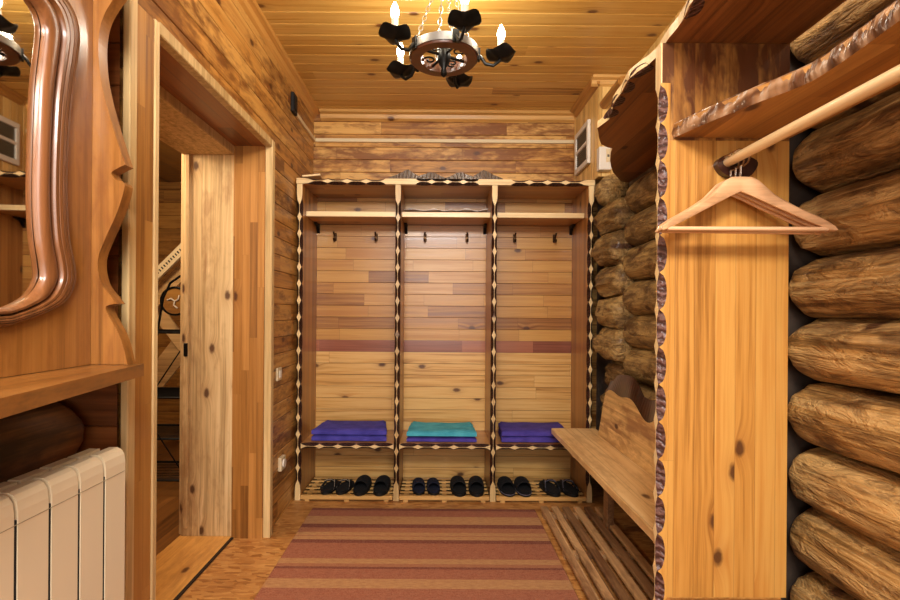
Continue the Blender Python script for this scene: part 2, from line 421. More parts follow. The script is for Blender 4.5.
W['groove'] = plain('radiator_seam', '#a8987c', .5)
W['gapshade'] = plain('dark_gap_shade', '#2a1a0e', .7, var=.2)
W['darkcarve'] = plain('dark_wood_holder', '#34170c', .35, 0, .6, var=.4, nsc=25)
W['film'] = plain('clear_film', '#e6e2da', .15, 0, .5)
W['mglass'] = plain('mirror_glass', '#e8e4dc', .02, 1)
W['perf'] = None
W['steel'] = plain('dull_steel', '#8c8a86', .4, .8)
t = NT('lit_bulb'); t.b.inputs['Emission Color'].default_value = (1, .86, .62, 1); t.b.inputs['Emission Strength'].default_value = 22
W['bulb'] = t.done(lin('#fff0d0'), .3)

# ------------------------------------------------------------------ room shell
XL, XR, YB, ZC, YN = -.90, 1.16, 3.444, 2.60, -1.6
G = -.014            # floor level
bm = NB(); box(bm, -1.35, 1.3, YN, YB+.1, -.08, G); struct('floor', bm, W['osb'])
bm = NB(); planks(bm, lambda u, v, d: (u, v, ZC+d), -1.4, 1.35, YN, YB+.05, .0955, .005, .005)
box(bm, -1.4, 1.35, YN, YB+.1, ZC+.02, ZC+.08); struct('ceiling', bm, W['ceiling'])
bm = NB(); planks(bm, lambda u, v, d: (u, YB+d, v), XL-.05, 1.2, G-.006, ZC, .0905); box(bm, XL-.05, 1.3, YB+.02, YB+.1, G-.006, ZC)
struct('wall_back', bm, W['back'])
bm = NB(); planks(bm, lambda u, v, d: (u, YN-d, v), -1.4, 1.3, G-.006, ZC, .0905); struct('wall_front', bm, W['back'])

# left wall, boarded, with the doorway (Y 1.509 .. 2.52)
YJ0, YJ1, ZD = 1.49, 2.50, 2.035
wl = NB()
fn = lambda u, v, d: (XL-d, u, v)
planks(wl, fn, YJ1, YB, G-.006, ZC, .093)
planks(wl, fn, 1.36, YJ1, ZD, ZC, .093)
planks(wl, fn, 1.36, YJ0, G-.006, ZD, .093)
box(wl, -1.05, XL-.012, YJ1, YB, G-.006, ZC)
box(wl, -1.05, XL-.012, 1.36, YJ1, ZD+.01, ZC)
box(wl, -1.05, XL-.012, 1.36, YJ0-.01, G-.006, ZD+.01)
wall_left = struct('wall_left', wl, W['left'])
bm = NB(); planks(bm, lambda u, v, d: (u, 1.35+d, v), -1.3, XL, G-.006, ZC, .12); obj('return_board', bm, W['ret'], wall_left)
bm = NB(); box(bm, -1.24, -1.14, YN, 1.35, G-.006, ZC); obj('caulking', bm, W['plaster'], wall_left)

def logmesh(bm, xc, zc, y0, y1, rx, rz, seed, round0=True, round1=True, amp=.006, cap=.09):
    n = 32; ts = []
    L = y1-y0
    for e in (0, .02, .07, .15, .28, .45, .7, 1): ts.append(y0 + e*cap if round0 else y0 + e*cap)
    m = max(3, int((L-2*cap)/.03))
    ts += [y0+cap+(L-2*cap)*i/m for i in range(1, m)]
    for e in (1, .7, .45, .28, .15, .07, .02, 0): ts.append(y1 - e*cap)
    rings = []
    for y in ts:
        k = 1.0
        if round0 and y < y0+cap: k = math.sqrt(max(.0025, 1-(1-(y-y0)/cap)**2))
        if round1 and y > y1-cap: k = math.sqrt(max(.0025, 1-(1-(y1-y)/cap)**2))
        ring = []
        for j in range(n):
            th = 2*PI*j/n
            a = amp*noise.noise((math.cos(th)*3+seed*3.7, y*3.2, math.sin(th)*3)) + amp*.8*noise.noise((math.cos(th)*7+seed, y*6, math.sin(th)*7)) + amp*.45*noise.noise((math.cos(th)*15+seed, y*14, math.sin(th)*15))
            ring.append(bm.verts.new((xc+(rx+a)*k*math.cos(th) + .006*math.sin(y*2.1+seed), y, zc+(rz+a)*k*math.sin(th)+.004*math.sin(y*3+seed*2))))
        rings.append(ring)
    for A, B in zip(rings, rings[1:]):
        for j in range(n): bm.faces.new((A[j], A[(j+1) % n], B[(j+1) % n], B[j]))
    bm.faces.new(rings[0]); bm.faces.new(rings[-1])

for k in range(-6, 9):
    z = 1.02 + .19*k
    if z < 0.02 or z > 2.58: continue
    bm = NB(); logmesh(bm, -1.07, z, YN, 1.342, .12, .096, k+40, False, True, .006, .05); obj('log', bm, W['logdark'], wall_left, True)

bm = NB(); box(bm, XR-.02, XR+.2, 1.53, YB, G-.006, ZC); box(bm, 1.27, XR+.2, YN, 1.53, G-.006, ZC); wall_right = struct('wall_right', bm, W['plaster'])
bm = NB(); box(bm, 1.0, 1.27, 1.515, 1.529, G, 2.55); obj('caulking', bm, W['caulkdark'], wall_right)
for k in range(-6, 7):
    z = 1.25 + .19*k
    bm = NB(); logmesh(bm, 1.178, z, YN, 1.513, .114, .0955, k+3, False, True, .0065, .075)
    obj('log', bm, W['log'], wall_right, True)
for k in range(-5, 5):
    z = 1.075 + .182*k
    bm = NB(); logmesh(bm, 1.107, z, 1.54, 2.68, .102, .094, k+23, True, True, .007)
    obj('log', bm, W['logpale'], wall_right, True)
for k in range(-5, 5):
    z = 1.175 + .1855*k
    bm = NB(); logmesh(bm, (1.048 if z > .95 else 1.098) + .010*math.sin(k*2.3), z, 2.62 if k < 4 else 2.84, 2.995, .092, .0935, k+53, True, True, .016, .05)
    obj('log_stub', bm, W['logpale'], wall_right, True)

# pale boxing in the far right corner above the cabinet
bm = NB(); planks(bm, lambda u, v, d: (.968+d, v, u), 2.004, ZC, 2.92, YB, .055, .003, .003, 0)
planks(bm, lambda u, v, d: (v, 2.92+d, u), 2.004, ZC, .968, 1.2, .055, .003, .003, 1)
box(bm, .975, 1.2, 2.93, YB, 2.006, ZC)
planks(bm, lambda u, v, d: (1.13+d, v, u), 2.0, ZC, 1.535, 2.92, .055, .003, .003, 0)
struct('wall_corner', bm, [W['boxing'], W['boxing2']])

# crown mouldings
def crown(name, fn, L0, L1, s, m):
    bm = NB()
    pr = [(0, 0), (s, 0), (s*.85, s*.25), (s*.45, s*.4), (s*.3, s*.8), (0, s)]
    prism(bm, pr, fn, L0, L1); return struct(name, bm, m)
crown('trim_1', lambda a, b, d: (XL+a, d, ZC-b), 1.36, YB, .05, W['crown'])
crown('trim_2', lambda a, b, d: (d, YB-a, ZC-b), XL+.05, .968, .06, W['crownx'])
crown('trim_3', lambda a, b, d: (.968-a, d, ZC-b), 2.90, YB-.06, .05, W['crown'])
crown('trim_4', lambda a, b, d: (d, 2.92-a, ZC-b), .92, 1.14, .05, W['crownx'])
bm = NB(); tube(bm, [(1.0, 2.62, 2.44), (1.0, 2.918, 2.44)], .028, 14); struct('trim_5', bm, W['crown'], None, True)

# door trim, reveal and frame ------------------------------------------------
dr = bpy.data.objects.new('door_1', None); C.objects.link(dr); dr.location = (-.9, 2.0, 0); dr['kind'] = 'structure'
bm = NB(); box(bm, XL, -.872, 1.377, 1.466, G, 2.055, .002); obj('trim_board', bm, W['orange'], dr)
bm = NB(); box(bm, -.888, -.866, 1.343, 1.377, G-.006, ZC-.05, .003); obj('corner_strip', bm, W['pale_v'], dr)
bm = NB(); box(bm, -1.067, -.868, 1.466, 1.49, G, 2.06, .003)
obj('casing', bm, W['pale_v'], dr)
bm = NB(); box(bm, -.905, -.868, YJ1, YJ1+.042, G, 2.065, .003)
obj('casing', bm, W['pale_v'], dr)
bm = NB(); box(bm, -.905, -.868, 1.49, YJ1-.004, 2.024, 2.065, .003); obj('head_casing', bm, W['pale_v'], dr)
bm = NB(); box(bm, -1.067, -.905, YJ1-.004, YJ1+.03, G, 2.05); obj('reveal', bm, W['reveal'], dr)
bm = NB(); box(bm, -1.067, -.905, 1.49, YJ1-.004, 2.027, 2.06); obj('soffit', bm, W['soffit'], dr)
bm = NB(); box(bm, -1.34, -1.068, YJ1+.012, YJ1+.1, G, 2.03, .004)
box(bm, -1.325, -1.30, YJ1+.002, YJ1+.05, .03, 1.99, .004)
box(bm, -1.362, -1.34, YJ1+.035, YJ1+.1, G, 2.03, .003); obj('jamb', bm, W['jamb'], dr)
bm = NB(); box(bm, -1.34, -1.068, 1.40, 1.50, G, 2.03, .004); obj('jamb', bm, W['jamb'], dr)
bm = NB(); box(bm, -1.34, -1.068, 1.50, YJ1+.012, 1.985, 2.03, .003); obj('lintel_board', bm, W['jamb'], dr)
bm = NB(); box(bm, -1.345, -1.07, 1.50, YJ1+.01, -.04, G+.005, .001); obj('threshold', bm, W['thresh'], dr)
bm = NB(); box(bm, -1.0695, -1.054, 1.49, YJ1-.005, G+.0005, G+.0065, .001); obj('threshold_gap_shade', bm, W['gapshade'], dr)  # dark strip standing in for the shaded gap before the threshold
bm = NB(); box(bm, -1.322, -1.302, YJ1-.006, YJ1+.002, .93, 1.0, .002); box(bm, -1.317, -1.307, YJ1-.008, YJ1-.003, .945, .985); obj('strike_plate', bm, W['iron'], dr)

# hall beyond the door
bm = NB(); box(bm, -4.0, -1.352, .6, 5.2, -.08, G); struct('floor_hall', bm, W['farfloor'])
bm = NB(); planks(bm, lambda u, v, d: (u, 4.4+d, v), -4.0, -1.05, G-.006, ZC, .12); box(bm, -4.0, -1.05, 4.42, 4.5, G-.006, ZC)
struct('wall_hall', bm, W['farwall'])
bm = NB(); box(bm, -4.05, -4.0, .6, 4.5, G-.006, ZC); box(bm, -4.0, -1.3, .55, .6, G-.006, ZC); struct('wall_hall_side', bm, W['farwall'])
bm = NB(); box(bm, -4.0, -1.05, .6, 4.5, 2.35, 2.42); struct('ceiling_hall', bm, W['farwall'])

# ------------------------------------------------------------------ rug
bm = NB()
for i in range(28):
    pass
box(bm, -.742, .588, .55, 2.868, G+.001, G+.012, .004)
tag(obj('striped_rug', bm, W['rug']), 'red and tan striped woven rug on the floor before the cabinet', 'rug')

# ------------------------------------------------------------------ coat cabinet (three bays)
YF = 3.0
px = lambda p: (p-438.5)/160.0
posts = [px(299.3), px(397.8), px(494.6), px(591.2)]
ZT0, ZT1 = 1.968, 2.003
cab = thing('coat_cabinet', 'three bay open wooden coat cabinet with scalloped carved edges against the planked wall', 'cabinet', (.04, 3.2, 0))
PW = .034
for i, x in enumerate(posts):
    bm = NB()
    box(bm, x-PW/2, x+PW/2, YF+.03, 3.41, G+.001, ZT0-.001)
    obj('upright', bm, W['cab_v'], cab)
    bm = NB()
    carved(bm, lambda a, b, c, x=x: (x+b, YF+c, G+.002+a), ZT0-.003-G, PW, .1075, .10, .026, .0299)
    obj('carved_edge', bm, [W['pale_v'], W['carve'], W['cab_v']], cab)
x0, x1 = posts[0]-PW/2-.003, posts[-1]+PW/2+.003
bm = NB(); box(bm, x0, x1, YF+.03, 3.42, ZT0, ZT1); obj('top_board', bm, W['cab_h'], cab)
bm = NB()
segs = [(x0, posts[1]-.08, .075, .0), (posts[1]-.08, posts[1]+.11, .0, .0), (posts[1]+.11, posts[2]-.10, 0, 0), (posts[2]-.1, posts[2]+.1, 0, 0), (posts[2]+.1, x1, 0, .07)]
for j, (a, b, s0, s1) in enumerate(segs):
    f = lambda t, q, c, a=a: (a+t, YF-.004+c, (ZT0+ZT1)/2+q)
    if j in (1, 3): box(bm, a, b, YF-.004, YF+.03, ZT0, ZT1)
    else: carved(bm, f, b-a, ZT1-ZT0, .108, s0, .03, .0339, sol1=s1)
obj('carved_top_edge', bm, [W['pale'], W['carve'], W['cab_h']], cab)
# back panel: redder boards above, one dark band, yellow pine below
bm = NB()
f = lambda u, v, d: (u, 3.372+d, v)
planks(bm, f, x0, x1, .081*12, ZT0, .081, .002, .002, 0)
planks(bm, f, x0, x1, .081*11, .081*12, .081, .002, .002, 1)
planks(bm, f, x0, x1, .01, .081*11, .081, .002, .002, 2)
obj('back_panel', bm, [W['bay_up'], W['bay_band'], W['bay_low']], cab)
for i in range(3):
    a, b = posts[i]+PW/2, posts[i+1]-PW/2
    bm = NB(); box(bm, a+.001, b-.001, 3.085, 3.371, 1.782, 1.815, .002); bm.faces.ensure_lookup_table()
    for fc in bm.faces:
        if fc.calc_center_median().y < 3.09: fc.material_index = 1
    obj('upper_shelf', bm, [W['cab_h'], W['pale']], cab)
    bm = NB(); box(bm, a+.001, b-.001, YF+.03, 3.371, .312, .344)
    carved(bm, lambda t, q, c, a=a: (a+.001+t, YF-.002+c, .328+q), b-a-.002, .034, .108, .004, .026, .0319, mi=(1, 2, 0))
    obj('seat_shelf', bm, [W['cab_h'], W['pale'], W['carve']], cab)
    for s, xx in ((1, a), (-1, b)):       # iron shelf brackets
        bm = NB()
        prism(bm, [(0, 0), (.09, 0), (.085, -.008), (.03, -.022), (.012, -.05), (0, -.062)], lambda p, q, d, xx=xx, s=s: (xx+s*d, 3.371-p, 1.781+q), .001, .02)
        obj('shelf_bracket', bm, W['iron'], cab)
bm = NB(); box(bm, posts[0], posts[-1], YF+.03, 3.37, G+.0005, G+.0045); obj('slat_gap_shade', bm, W['gapshade'], cab)  # added dark sheet, paints the shade seen between the rack slats
# coat hooks
for p in (335, 376, 425, 467, 514.5, 554.5):
    x = (p-438.5)/142.7; z = H + (313-238)/142.7
    bm = NB()
    box(bm, x-.011, x+.011, 3.362, 3.3715, z-.026, z+.03, .003)
    tube(bm, [(x, 3.364, z+.012), (x, 3.335, z+.014), (x, 3.318, z+.022), (x, 3.315, z+.032)], [.005, .005, .005, .007], 8)
    tube(bm, [(x, 3.364, z-.01), (x, 3.34, z-.03), (x, 3.322, z-.028), (x, 3.315, z-.012)], [.005, .005, .005, .006], 8)
    obj('coat_hook', bm, W['hookmetal'], cab, True)
# crest of carved waves on the top board
def wave_outline(s):
    pts = []
    P = [(388, 178), (396, 175), (403, 171.5), (407.5, 169.5), (412, 172.5), (418, 176), (423, 174.5), (429, 172.3), (434, 172.6), (440, 176), (446, 177.8)]
    return [((p if s > 0 else 890.5-p), q) for p, q in P]
for s in (1, -1):
    bm = NB()
    pts = wave_outline(s)
    top = [((p-438.5)/160, H+(313-q)/160+ (.0)) for p, q in pts]
    out = [(top[0][0], ZT1+.001)] + [(a, max(b, ZT1+.004)) for a, b in top] + [(top[-1][0], ZT1+.001)]
    prism(bm, out, lambda a, b, d: (a, d, b), YF+.0, YF+.03)
    # flutes
    for j in range(16):
        t_ = j/15; xx = top[0][0] + (top[-1][0]-top[0][0])*t_
        zz = None
        for (a, b), (c, d) in zip(top, top[1:]):
            if min(a, c) <= xx <= max(a, c): zz = b + (d-b)*(xx-a)/((c-a) or 1e-9)
        if zz and zz > ZT1+.012: tube(bm, [(xx-.012*s, YF-.001, ZT1+.003), (xx-.003*s, YF-.003, (ZT1+zz)/2), (xx, YF, zz)], [.0045, .004, .002], 6)
    obj('carved_crest', bm, W['crest'], cab, True)

# shoe racks under the bays
WR = ['leftmost', 'middle', 'rightmost']
BN = ['bay beside the door', 'middle bay', 'bay beside the bench']
for i in range(3):
    a, b = posts[i]+PW/2+.004, posts[i+1]-PW/2-.004
    t_ = thing('shoe_rack', 'low slatted wooden shoe rack on the floor of the cabinet\'s ' + BN[i], 'shoe rack', ((a+b)/2, 3.15, 0), 'slatted racks under the cabinet')
    bm = NB()
    box(bm, a, b, YF-.012, YF+.022, G+.012, G+.038, .003)
    for k in range(1, 6):
        y = YF-.012 + k*.063
        box(bm, a, b, y, y+.028, G+.031, G+.038, .002)
    obj('slat', bm, W['slat'], t_)
    for xx in (a+.04, (a+b)/2, b-.04):
        bm = NB(); box(bm, xx-.014, xx+.014, YF-.008, YF+.029, G+.0002, G+.0118); box(bm, xx-.014, xx+.014, YF+.031, 3.35, G+.0048, G+.0306); obj('bearer', bm, W['slat'], t_)

# towels ---------------------------------------------------------------------
def towel(name, xa, xb, y0, y1, z0, layers, th, m, label, seed, sk=.0):
    bm = NB()
    for k in range(layers):
        n, mth = 22, 14
        e = .006*k
        za = z0 + k*th
        top = []; bot = []
        for i in range(n+1):
            rt, rb = [], []
            for j in range(mth+1):
                u, v = i/n, j/mth
                x = xa + (xb-xa)*u + .006*noise.noise((v*3+seed, k*5, u)) + sk*v*(1-2*u)
                y = y0 + (y1-y0)*v + .008*noise.noise((u*3+seed, k*3, 7)) + e*0
                d = min(u, 1-u, v*.7, (1-v)*.7)
                ed = min(1, d/.016)
                puff = th*(.78+.22*math.sqrt(ed))
                zz = .004*noise.noise((u*4+seed, v*3, k)) + .010*u*(1-u)*0 + (.010*(abs(u-.5)*2)**4*(v > .5) if k == layers-1 else 0)
                rt.append(bm.verts.new((x, y, za + puff + zz*ed)))
                rb.append(bm.verts.new((x, y, za + th*.16 - th*.155*math.sqrt(ed))))
            top.append(rt); bot.append(rb)
        for i in range(n):
            for j in range(mth):
                bm.faces.new((top[i][j], top[i+1][j], top[i+1][j+1], top[i][j+1]))
                bm.faces.new((bot[i][j], bot[i][j+1], bot[i+1][j+1], bot[i+1][j]))
        bmesh.ops.remove_doubles(bm, verts=bm.verts, dist=1e-7)
        rim = [(i, 0) for i in range(n)] + [(n, j) for j in range(mth)] + [(i, mth) for i in range(n, 0, -1)] + [(0, j) for j in range(mth, 0, -1)]
        for q in range(len(rim)):
            i, j = rim[q]; i2, j2 = rim[(q+1) % len(rim)]
            try: bm.faces.new((top[i][j], top[i2][j2], bot[i2][j2], bot[i][j]))
            except Exception: pass
    return tag(obj(name, bm, m, None, True), label, 'towel', 'folded towels on the seat shelves')
tx = lambda p, Y: (p-438.5)*Y/F
towel('folded_towel', tx(313, 3.05), tx(388, 3.05), 3.045, 3.30, .3445, 2, .040, W['purple'], 'purple folded towel on the seat of the bay nearest the doorway', 1, .03)
towel('folded_towel', tx(408, 3.05), tx(478, 3.05), 3.045, 3.30, .3445, 1, .028, W['purple2'], 'purple folded towel underneath the turquoise one in the middle bay', 2, .015)
towel('folded_towel', tx(408, 3.05), tx(478, 3.05), 3.04, 3.30, .3795, 1, .038, W['teal'], 'turquoise folded towel on top of a purple one in the middle bay', 3, .015)
towel('folded_towel', tx(503, 3.05), tx(572, 3.05), 3.045, 3.30, .3445, 2, .039, W['purple2'], 'purple folded towel partly hidden behind the bench end', 4, .01)

# film on the middle upper shelf
bm = NB(); g = []
for i in range(40):
    r = []
    for j in range(5):
        x = posts[1]+.03 + (posts[2]-posts[1]-.06)*i/39; y = 3.12+.04*j
        r.append(bm.verts.new((x, y, 1.8165 + .022 + .016*noise.noise((x*14, y*18, 3)) + (.004 if j in (1, 2) else 0))))
    g.append(r)
for i in range(39):
    for j in range(4): bm.faces.new((g[i][j], g[i+1][j], g[i+1][j+1], g[i][j+1]))
o = obj('plastic_film', bm, W['film'], None, True); tag(o, 'thin crumpled whitish plastic film lying on the middle upper shelf', 'plastic sheet')
md = o.modifiers.new('s', 'SOLIDIFY'); md.thickness = .002

# offcut on the cabinet top
bm = NB(); box(bm, -.055, .055, -.02, .06, 0, .011, .001, M=Matrix.Translation((-.80, 3.02, 2.016)) @ Matrix.Rotation(math.radians(-7), 4, 'Y') @ Matrix.Rotation(.1, 4, 'Z'))
tag(obj('wood_offcut', bm, W['pale']), 'small pale wood offcut lying tilted on top of the cabinet corner', 'wood')

# slippers -------------------------------------------------------------------
def half_w(y, w):        # y in -1 (heel) .. 1 (toe)
    return w/2*(.95+.05*y)*max(0, 1-abs(y)**3.2)**.5
def foot_outline(L, w):
    pts = []
    for i in range(40):
        th = 2*PI*i/40; y = -math.cos(th)
        y = math.copysign(abs(y)**.8, y)
        pts.append((math.copysign(half_w(y, w), math.sin(th)) if abs(math.sin(th)) > 1e-6 else 0, L/2*y))
    return pts
def make_slipper(kind):
    """base at z=0, heel toward -y (the camera), toe toward +y"""
    t_ = bpy.data.objects.new({'mule': 'slipper', 'thong': 'flip_flop'}[kind[0]], None); C.objects.link(t_); t_.location = (0, 0, 0)
    felt, pip = kind[1], kind[2]
    L, w = .245, .102
    bm = NB(); out = foot_outline(L, w)
    prism(bm, out, lambda a, b, d: (a, b, d), 0, .016)
    obj('sole', bm, W['sole'], t_, True)
    bm = NB(); prism(bm, [(a*.95, b*.965) for a, b in out], lambda a, b, d: (a, b, d), .0162, .022)
    obj('insole', bm, felt, t_, True)
    if kind[0] == 'mule':
        bm = NB(); rows = []
        for i in range(13):
            y = -.055 + (.053+L/2)*i/12
            yy = y/(L/2)
            half = half_w(yy, w) + .001
            hh = .060*math.sqrt(max(.05, 1-max(0, (yy-.1)/.9)**2.6))
            r = []
            for j in range(13):
                th = PI*j/12
                r.append(bm.verts.new((half*math.cos(th), y, .012 + hh*math.sin(th)**.75)))
            rows.append(r)
        for A, B in zip(rows, rows[1:]):
            for j in range(12): bm.faces.new((A[j], A[j+1], B[j+1], B[j]))
        bm.faces.new(rows[-1])
        up = obj('upper', bm, felt, t_, True)
        md = up.modifiers.new('s', 'SOLIDIFY'); md.thickness = .004
        if pip:
            bm = NB()
            tube(bm, [(a*1.0, b, .012) for a, b in out], .0022, 6, closed=True)
            obj('piping', bm, pip, t_)
    else:
        bm = NB()
        for s in (-1, 1):
            P = [Vector((0, .075, .022)), Vector((s*.012, .055, .045)), Vector((s*.034, .01, .056)), Vector((s*.047, -.035, .03)), Vector((s*.046, -.05, .018))]
            prev = None
            for i in range(13):
                q = i/12*4; k = min(3, int(q)); fr = q-k
                p = P[k].lerp(P[k+1], fr); wd = .008+.022*min(1, i/6)
                a = bm.verts.new(p + Vector((0, wd, 0))); b = bm.verts.new(p - Vector((0, wd, -.003)))
                if prev: bm.faces.new((prev[0], a, b, prev[1]))
                prev = (a, b)
        st = obj('strap', bm, felt, t_, True); md = st.modifiers.new('s', 'SOLIDIFY'); md.thickness = .006; md.offset = 0
        bm = NB()
        for s in (-1, 1):
            tube(bm, [(s*.003, .07, .034), (s*.013, .042, .054), (s*.032, -.004, .063), (s*.046, -.045, .036), (s*.047, -.06, .02)], .0036, 6)
        obj('strap_piping', bm, pip, t_)
    return t_
def copy_thing(root):
    r = root.copy(); C.objects.link(r)
    for ch in list(root.children):
        c = ch.copy(); C.objects.link(c); c.parent = r
        for g_ in ch.children:
            d = g_.copy(); C.objects.link(d); d.parent = c
    return r
KIND = {'mb': ('mule', W['black'], None), 'mg': ('mule', W['black'], W['pipgrey']), 'mn': ('mule', W['navy'], None),
        'tb': ('thong', W['black'], W['piping']), 'tg': ('thong', W['black'], W['pipgrey'])}
protos = {}
SL = [  # kind, px centre at the heel, rot deg, label
 ('tb', 332.2, -10, 'black flip-flop with beige strap piping nearest the doorway post'),
 ('tb', 347, -10, 'black flip-flop with beige strap piping beside the plain black slippers'),
 ('mb', 364.2, -3, 'plain black slipper beside the beige-piped flip-flops'),
 ('mb', 383.8, -3, 'plain black slipper tucked against the post before the navy pair'),
 ('mn', 420.5, 4, 'navy slipper nearest the post, of the navy pair in the middle bay'),
 ('mn', 435, 4, 'navy slipper on the side facing the black pair, middle bay'),
 ('mb', 460, 3, 'black slipper beside the navy pair in the middle bay'),
 ('mb', 478, -2, 'black slipper farthest from the navy pair in the middle bay'),
 ('mg', 508, 3, 'grey-edged black slipper nearest the post in the bench-side bay'),
 ('mg', 524.5, 0, 'grey-edged black slipper beside the grey-piped flip-flops'),
 ('tg', 551.5, 9, 'black flip-flop with grey strap piping beside the grey-edged slippers'),
 ('tg', 569, 9, 'black flip-flop with grey strap piping nearest the bench'),
]
for k, p, rot, lab in SL:
    if k not in protos: o = protos[k] = make_slipper(KIND[k])
    else: o = copy_thing(protos[k])
    Yc = 3.106
    dz = 0
    if lab.startswith('black flip-flop with beige strap piping beside'): pass
    o.location = ((p-438.5)*Yc/F, Yc, G+.0384); o.rotation_euler.z = math.radians(rot)
    tag(o, lab, 'slipper', 'slippers on the shoe racks')
    sc = {'mn': .86, 'mb': 1.02, 'mg': 1.0}.get(k, 1.0)
    if k in ('tb', 'tg'): sc = .88 if k == 'tb' else .98
    o.scale = (sc, sc, sc)

# ------------------------------------------------------------------ chandelier
cx, cy, cz = .016, 1.90, 2.185
ch = thing('chandelier', 'five arm wagon wheel chandelier of dark iron and wood hanging from chains', 'chandelier', (cx, cy, cz))
bm = NB(); lathe(bm, [(.092, -.02), (.130, -.02), (.133, -.015), (.133, .02), (.128, .024), (.094, .024), (.092, .02), (.092, -.02)], (cx, cy, cz), 48); obj('wheel_rim', bm, W['rim'], ch, True)
bm = NB(); lathe(bm, [(.1345, -.012), (.1345, .018), (.137, .018), (.137, -.012), (.1345, -.012)], (cx, cy, cz), 48); obj('rim_band', bm, W['steel'], ch, True)
# spokes and scrolls
for k in range(4):
    th = .5 + k*PI/2
    bm = NB(); d = Vector((math.cos(th), math.sin(th), 0)); c0 = Vector((cx, cy, cz))
    tube(bm, [c0+d*.02, c0+d*.093], .006, 8)
    obj('spoke', bm, W['iron'], ch)
    bm = NB(); n_ = Vector((-d.y, d.x, 0)); P = []
    for j in range(26):
        a = j/25*2.6*PI; r = .030*(1-j/32)
        P.append(c0 + d*(.058) + (d*math.cos(a) + n_*math.sin(a))*r + n_*.034)
    tube(bm, P, .0035, 6); obj('scroll', bm, W['iron'], ch, True)
bm = NB(); lathe(bm, [(.004, -.085), (.013, -.075), (.009, -.05), (.022, -.03), (.028, 0), (.02, .03), (.009, .05), (.009, .09), (.002, .1)], (cx, cy, cz), 16); obj('hub', bm, W['iron'], ch, True)
for k in range(5):
    th = 2*PI*k/5
    d = Vector((math.cos(th), math.sin(th), 0)); c0 = Vector((cx, cy, cz))
    bm = NB()
    R_ = .226
    tube(bm, [c0+d*.132+Vector((0, 0, .01)), c0+d*.15+Vector((0, 0, -.01)), c0+d*.165+Vector((0, 0, -.032)), c0+d*.196+Vector((0, 0, -.038)), c0+d*.218+Vector((0, 0, -.022)), c0+d*R_+Vector((0, 0, -.004))], [.006, .0065, .0065, .0065, .006, .006], 8)
    box(bm, -.004, .004, -.012, .012, -.02, .026, M=Matrix.Translation(c0+d*.139) @ Matrix.Rotation(th, 4, 'Z'))
    arm = obj('arm', bm, W['iron'], ch, True)
    bm = NB(); cc = c0 + d*R_
    wob = lambda t2, j: (.007*math.sin(4*t2+1)*(1 if 1 <= j <= 3 else .4 if j in (0, 4) else 0))
    lathe(bm, [(.001, -.014), (.024, -.012), (.054, .004), (.060, .012), (.056, .0125), (.024, -.004), (.001, -.005)], cc, 28, 0, lambda t2, j: .009*math.sin(4*t2+1+k) if j in (2, 3, 4) else 0)
    obj('drip_cup', bm, W['iron'], arm, True)
    bm = NB(); lathe(bm, [(.0135, -.004), (.0135, .06), (.011, .062)], cc, 16); obj('candle_sleeve', bm, W['candle'], arm, True)
    bm = NB(); lathe(bm, [(.006, .061), (.012, .068), (.016, .082), (.0155, .094), (.010, .110), (.004, .122), (.001, .126)], cc, 16); obj('bulb', bm, W['bulb'], arm, True)
    ld = bpy.data.lights.new('bulb_light', 'POINT'); ld.energy = 3.6; ld.color = (1, .93, .80); ld.shadow_soft_size = .03
    lo = bpy.data.objects.new('bulb_light', ld); lo.location = cc + Vector((0, 0, .145)); C.objects.link(lo)
# chains
top = Vector((cx, cy, ZC-.05))
for k in range(4):
    th = .25 + k*PI/2; a = Vector((cx+.118*math.cos(th), cy+.118*math.sin(th), cz+.024)); b = top
    bm = NB(); n_ = 17; dirv = (b-a); L_ = dirv.length; dirv.normalize()
    s = dirv.cross(Vector((0, 1, .3))).normalized(); s2 = dirv.cross(s)
    for j in range(n_):
        c0 = a + dirv*(L_*(j+.5)/n_); q = s if j % 2 else s2
        tube(bm, [c0 + dirv*(math.cos(2*PI*m/10)*L_/n_*.66) + q*(math.sin(2*PI*m/10)*.0075) for m in range(10)], .0021, 5, closed=True)
    obj('chain', bm, W['chain'], ch, True)
bm = NB(); lathe(bm, [(.001, .0), (.02, .0), (.045, .03), (.048, .0495)], (cx, cy, ZC-.05), 24); obj('ceiling_canopy', bm, W['iron'], ch, True)

# ------------------------------------------------------------------ bench
bn = thing('bench', 'long plank bench against the log wall with a wavy topped backrest', 'bench', (.85, 2.2, 0))
bm = NB(); box(bm, .70, .972, 1.42, 2.945, .43, .466, .004); obj('seat', bm, W['bench'], bn)
# backrest: wavy top with big scorched facets
N = 60; XB = .934
def topz(y): return .735 + .030*math.sin(y*10.5+.9) + .02*math.sin(y*19+2)
bm = NB(); secs = []
for i in range(N+1):
    y = 1.44 + (2.78-1.44)*i/N
    zt = topz(y); 
    if i > N-5: zt -= .03*(i-(N-5))**1.2
    hi = min(.86, zt + .05 + .06*abs(math.sin(y*8.2+.4)))
    secs.append([bm.verts.new(p) for p in ((XB, y, .468), (XB, y, zt), (XB+.03, y, hi), (XB+.034, y, hi), (XB+.034, y, .468))])
for A, B in zip(secs, secs[1:]):
    for k in range(5):
        f_ = bm.faces.new((A[k], A[(k+1) % 5], B[(k+1) % 5], B[k])); f_.material_index = 1 if k in (1, 2) else 0
bm.faces.new(secs[0]); bm.faces.new(secs[-1])
obj('backrest', bm, [W['backrest'], W['darkcarve']], bn)
for y in (1.62, 2.62):
    bm = NB(); box(bm, .92, .96, y-.03, y+.03, G, .43, .004); obj('leg', bm, W['duck'], bn)
    bm = NB(); box(bm, .74, .97, y-.022, y+.022, .385, .429, .003); obj('seat_bearer', bm, W['bench'], bn)

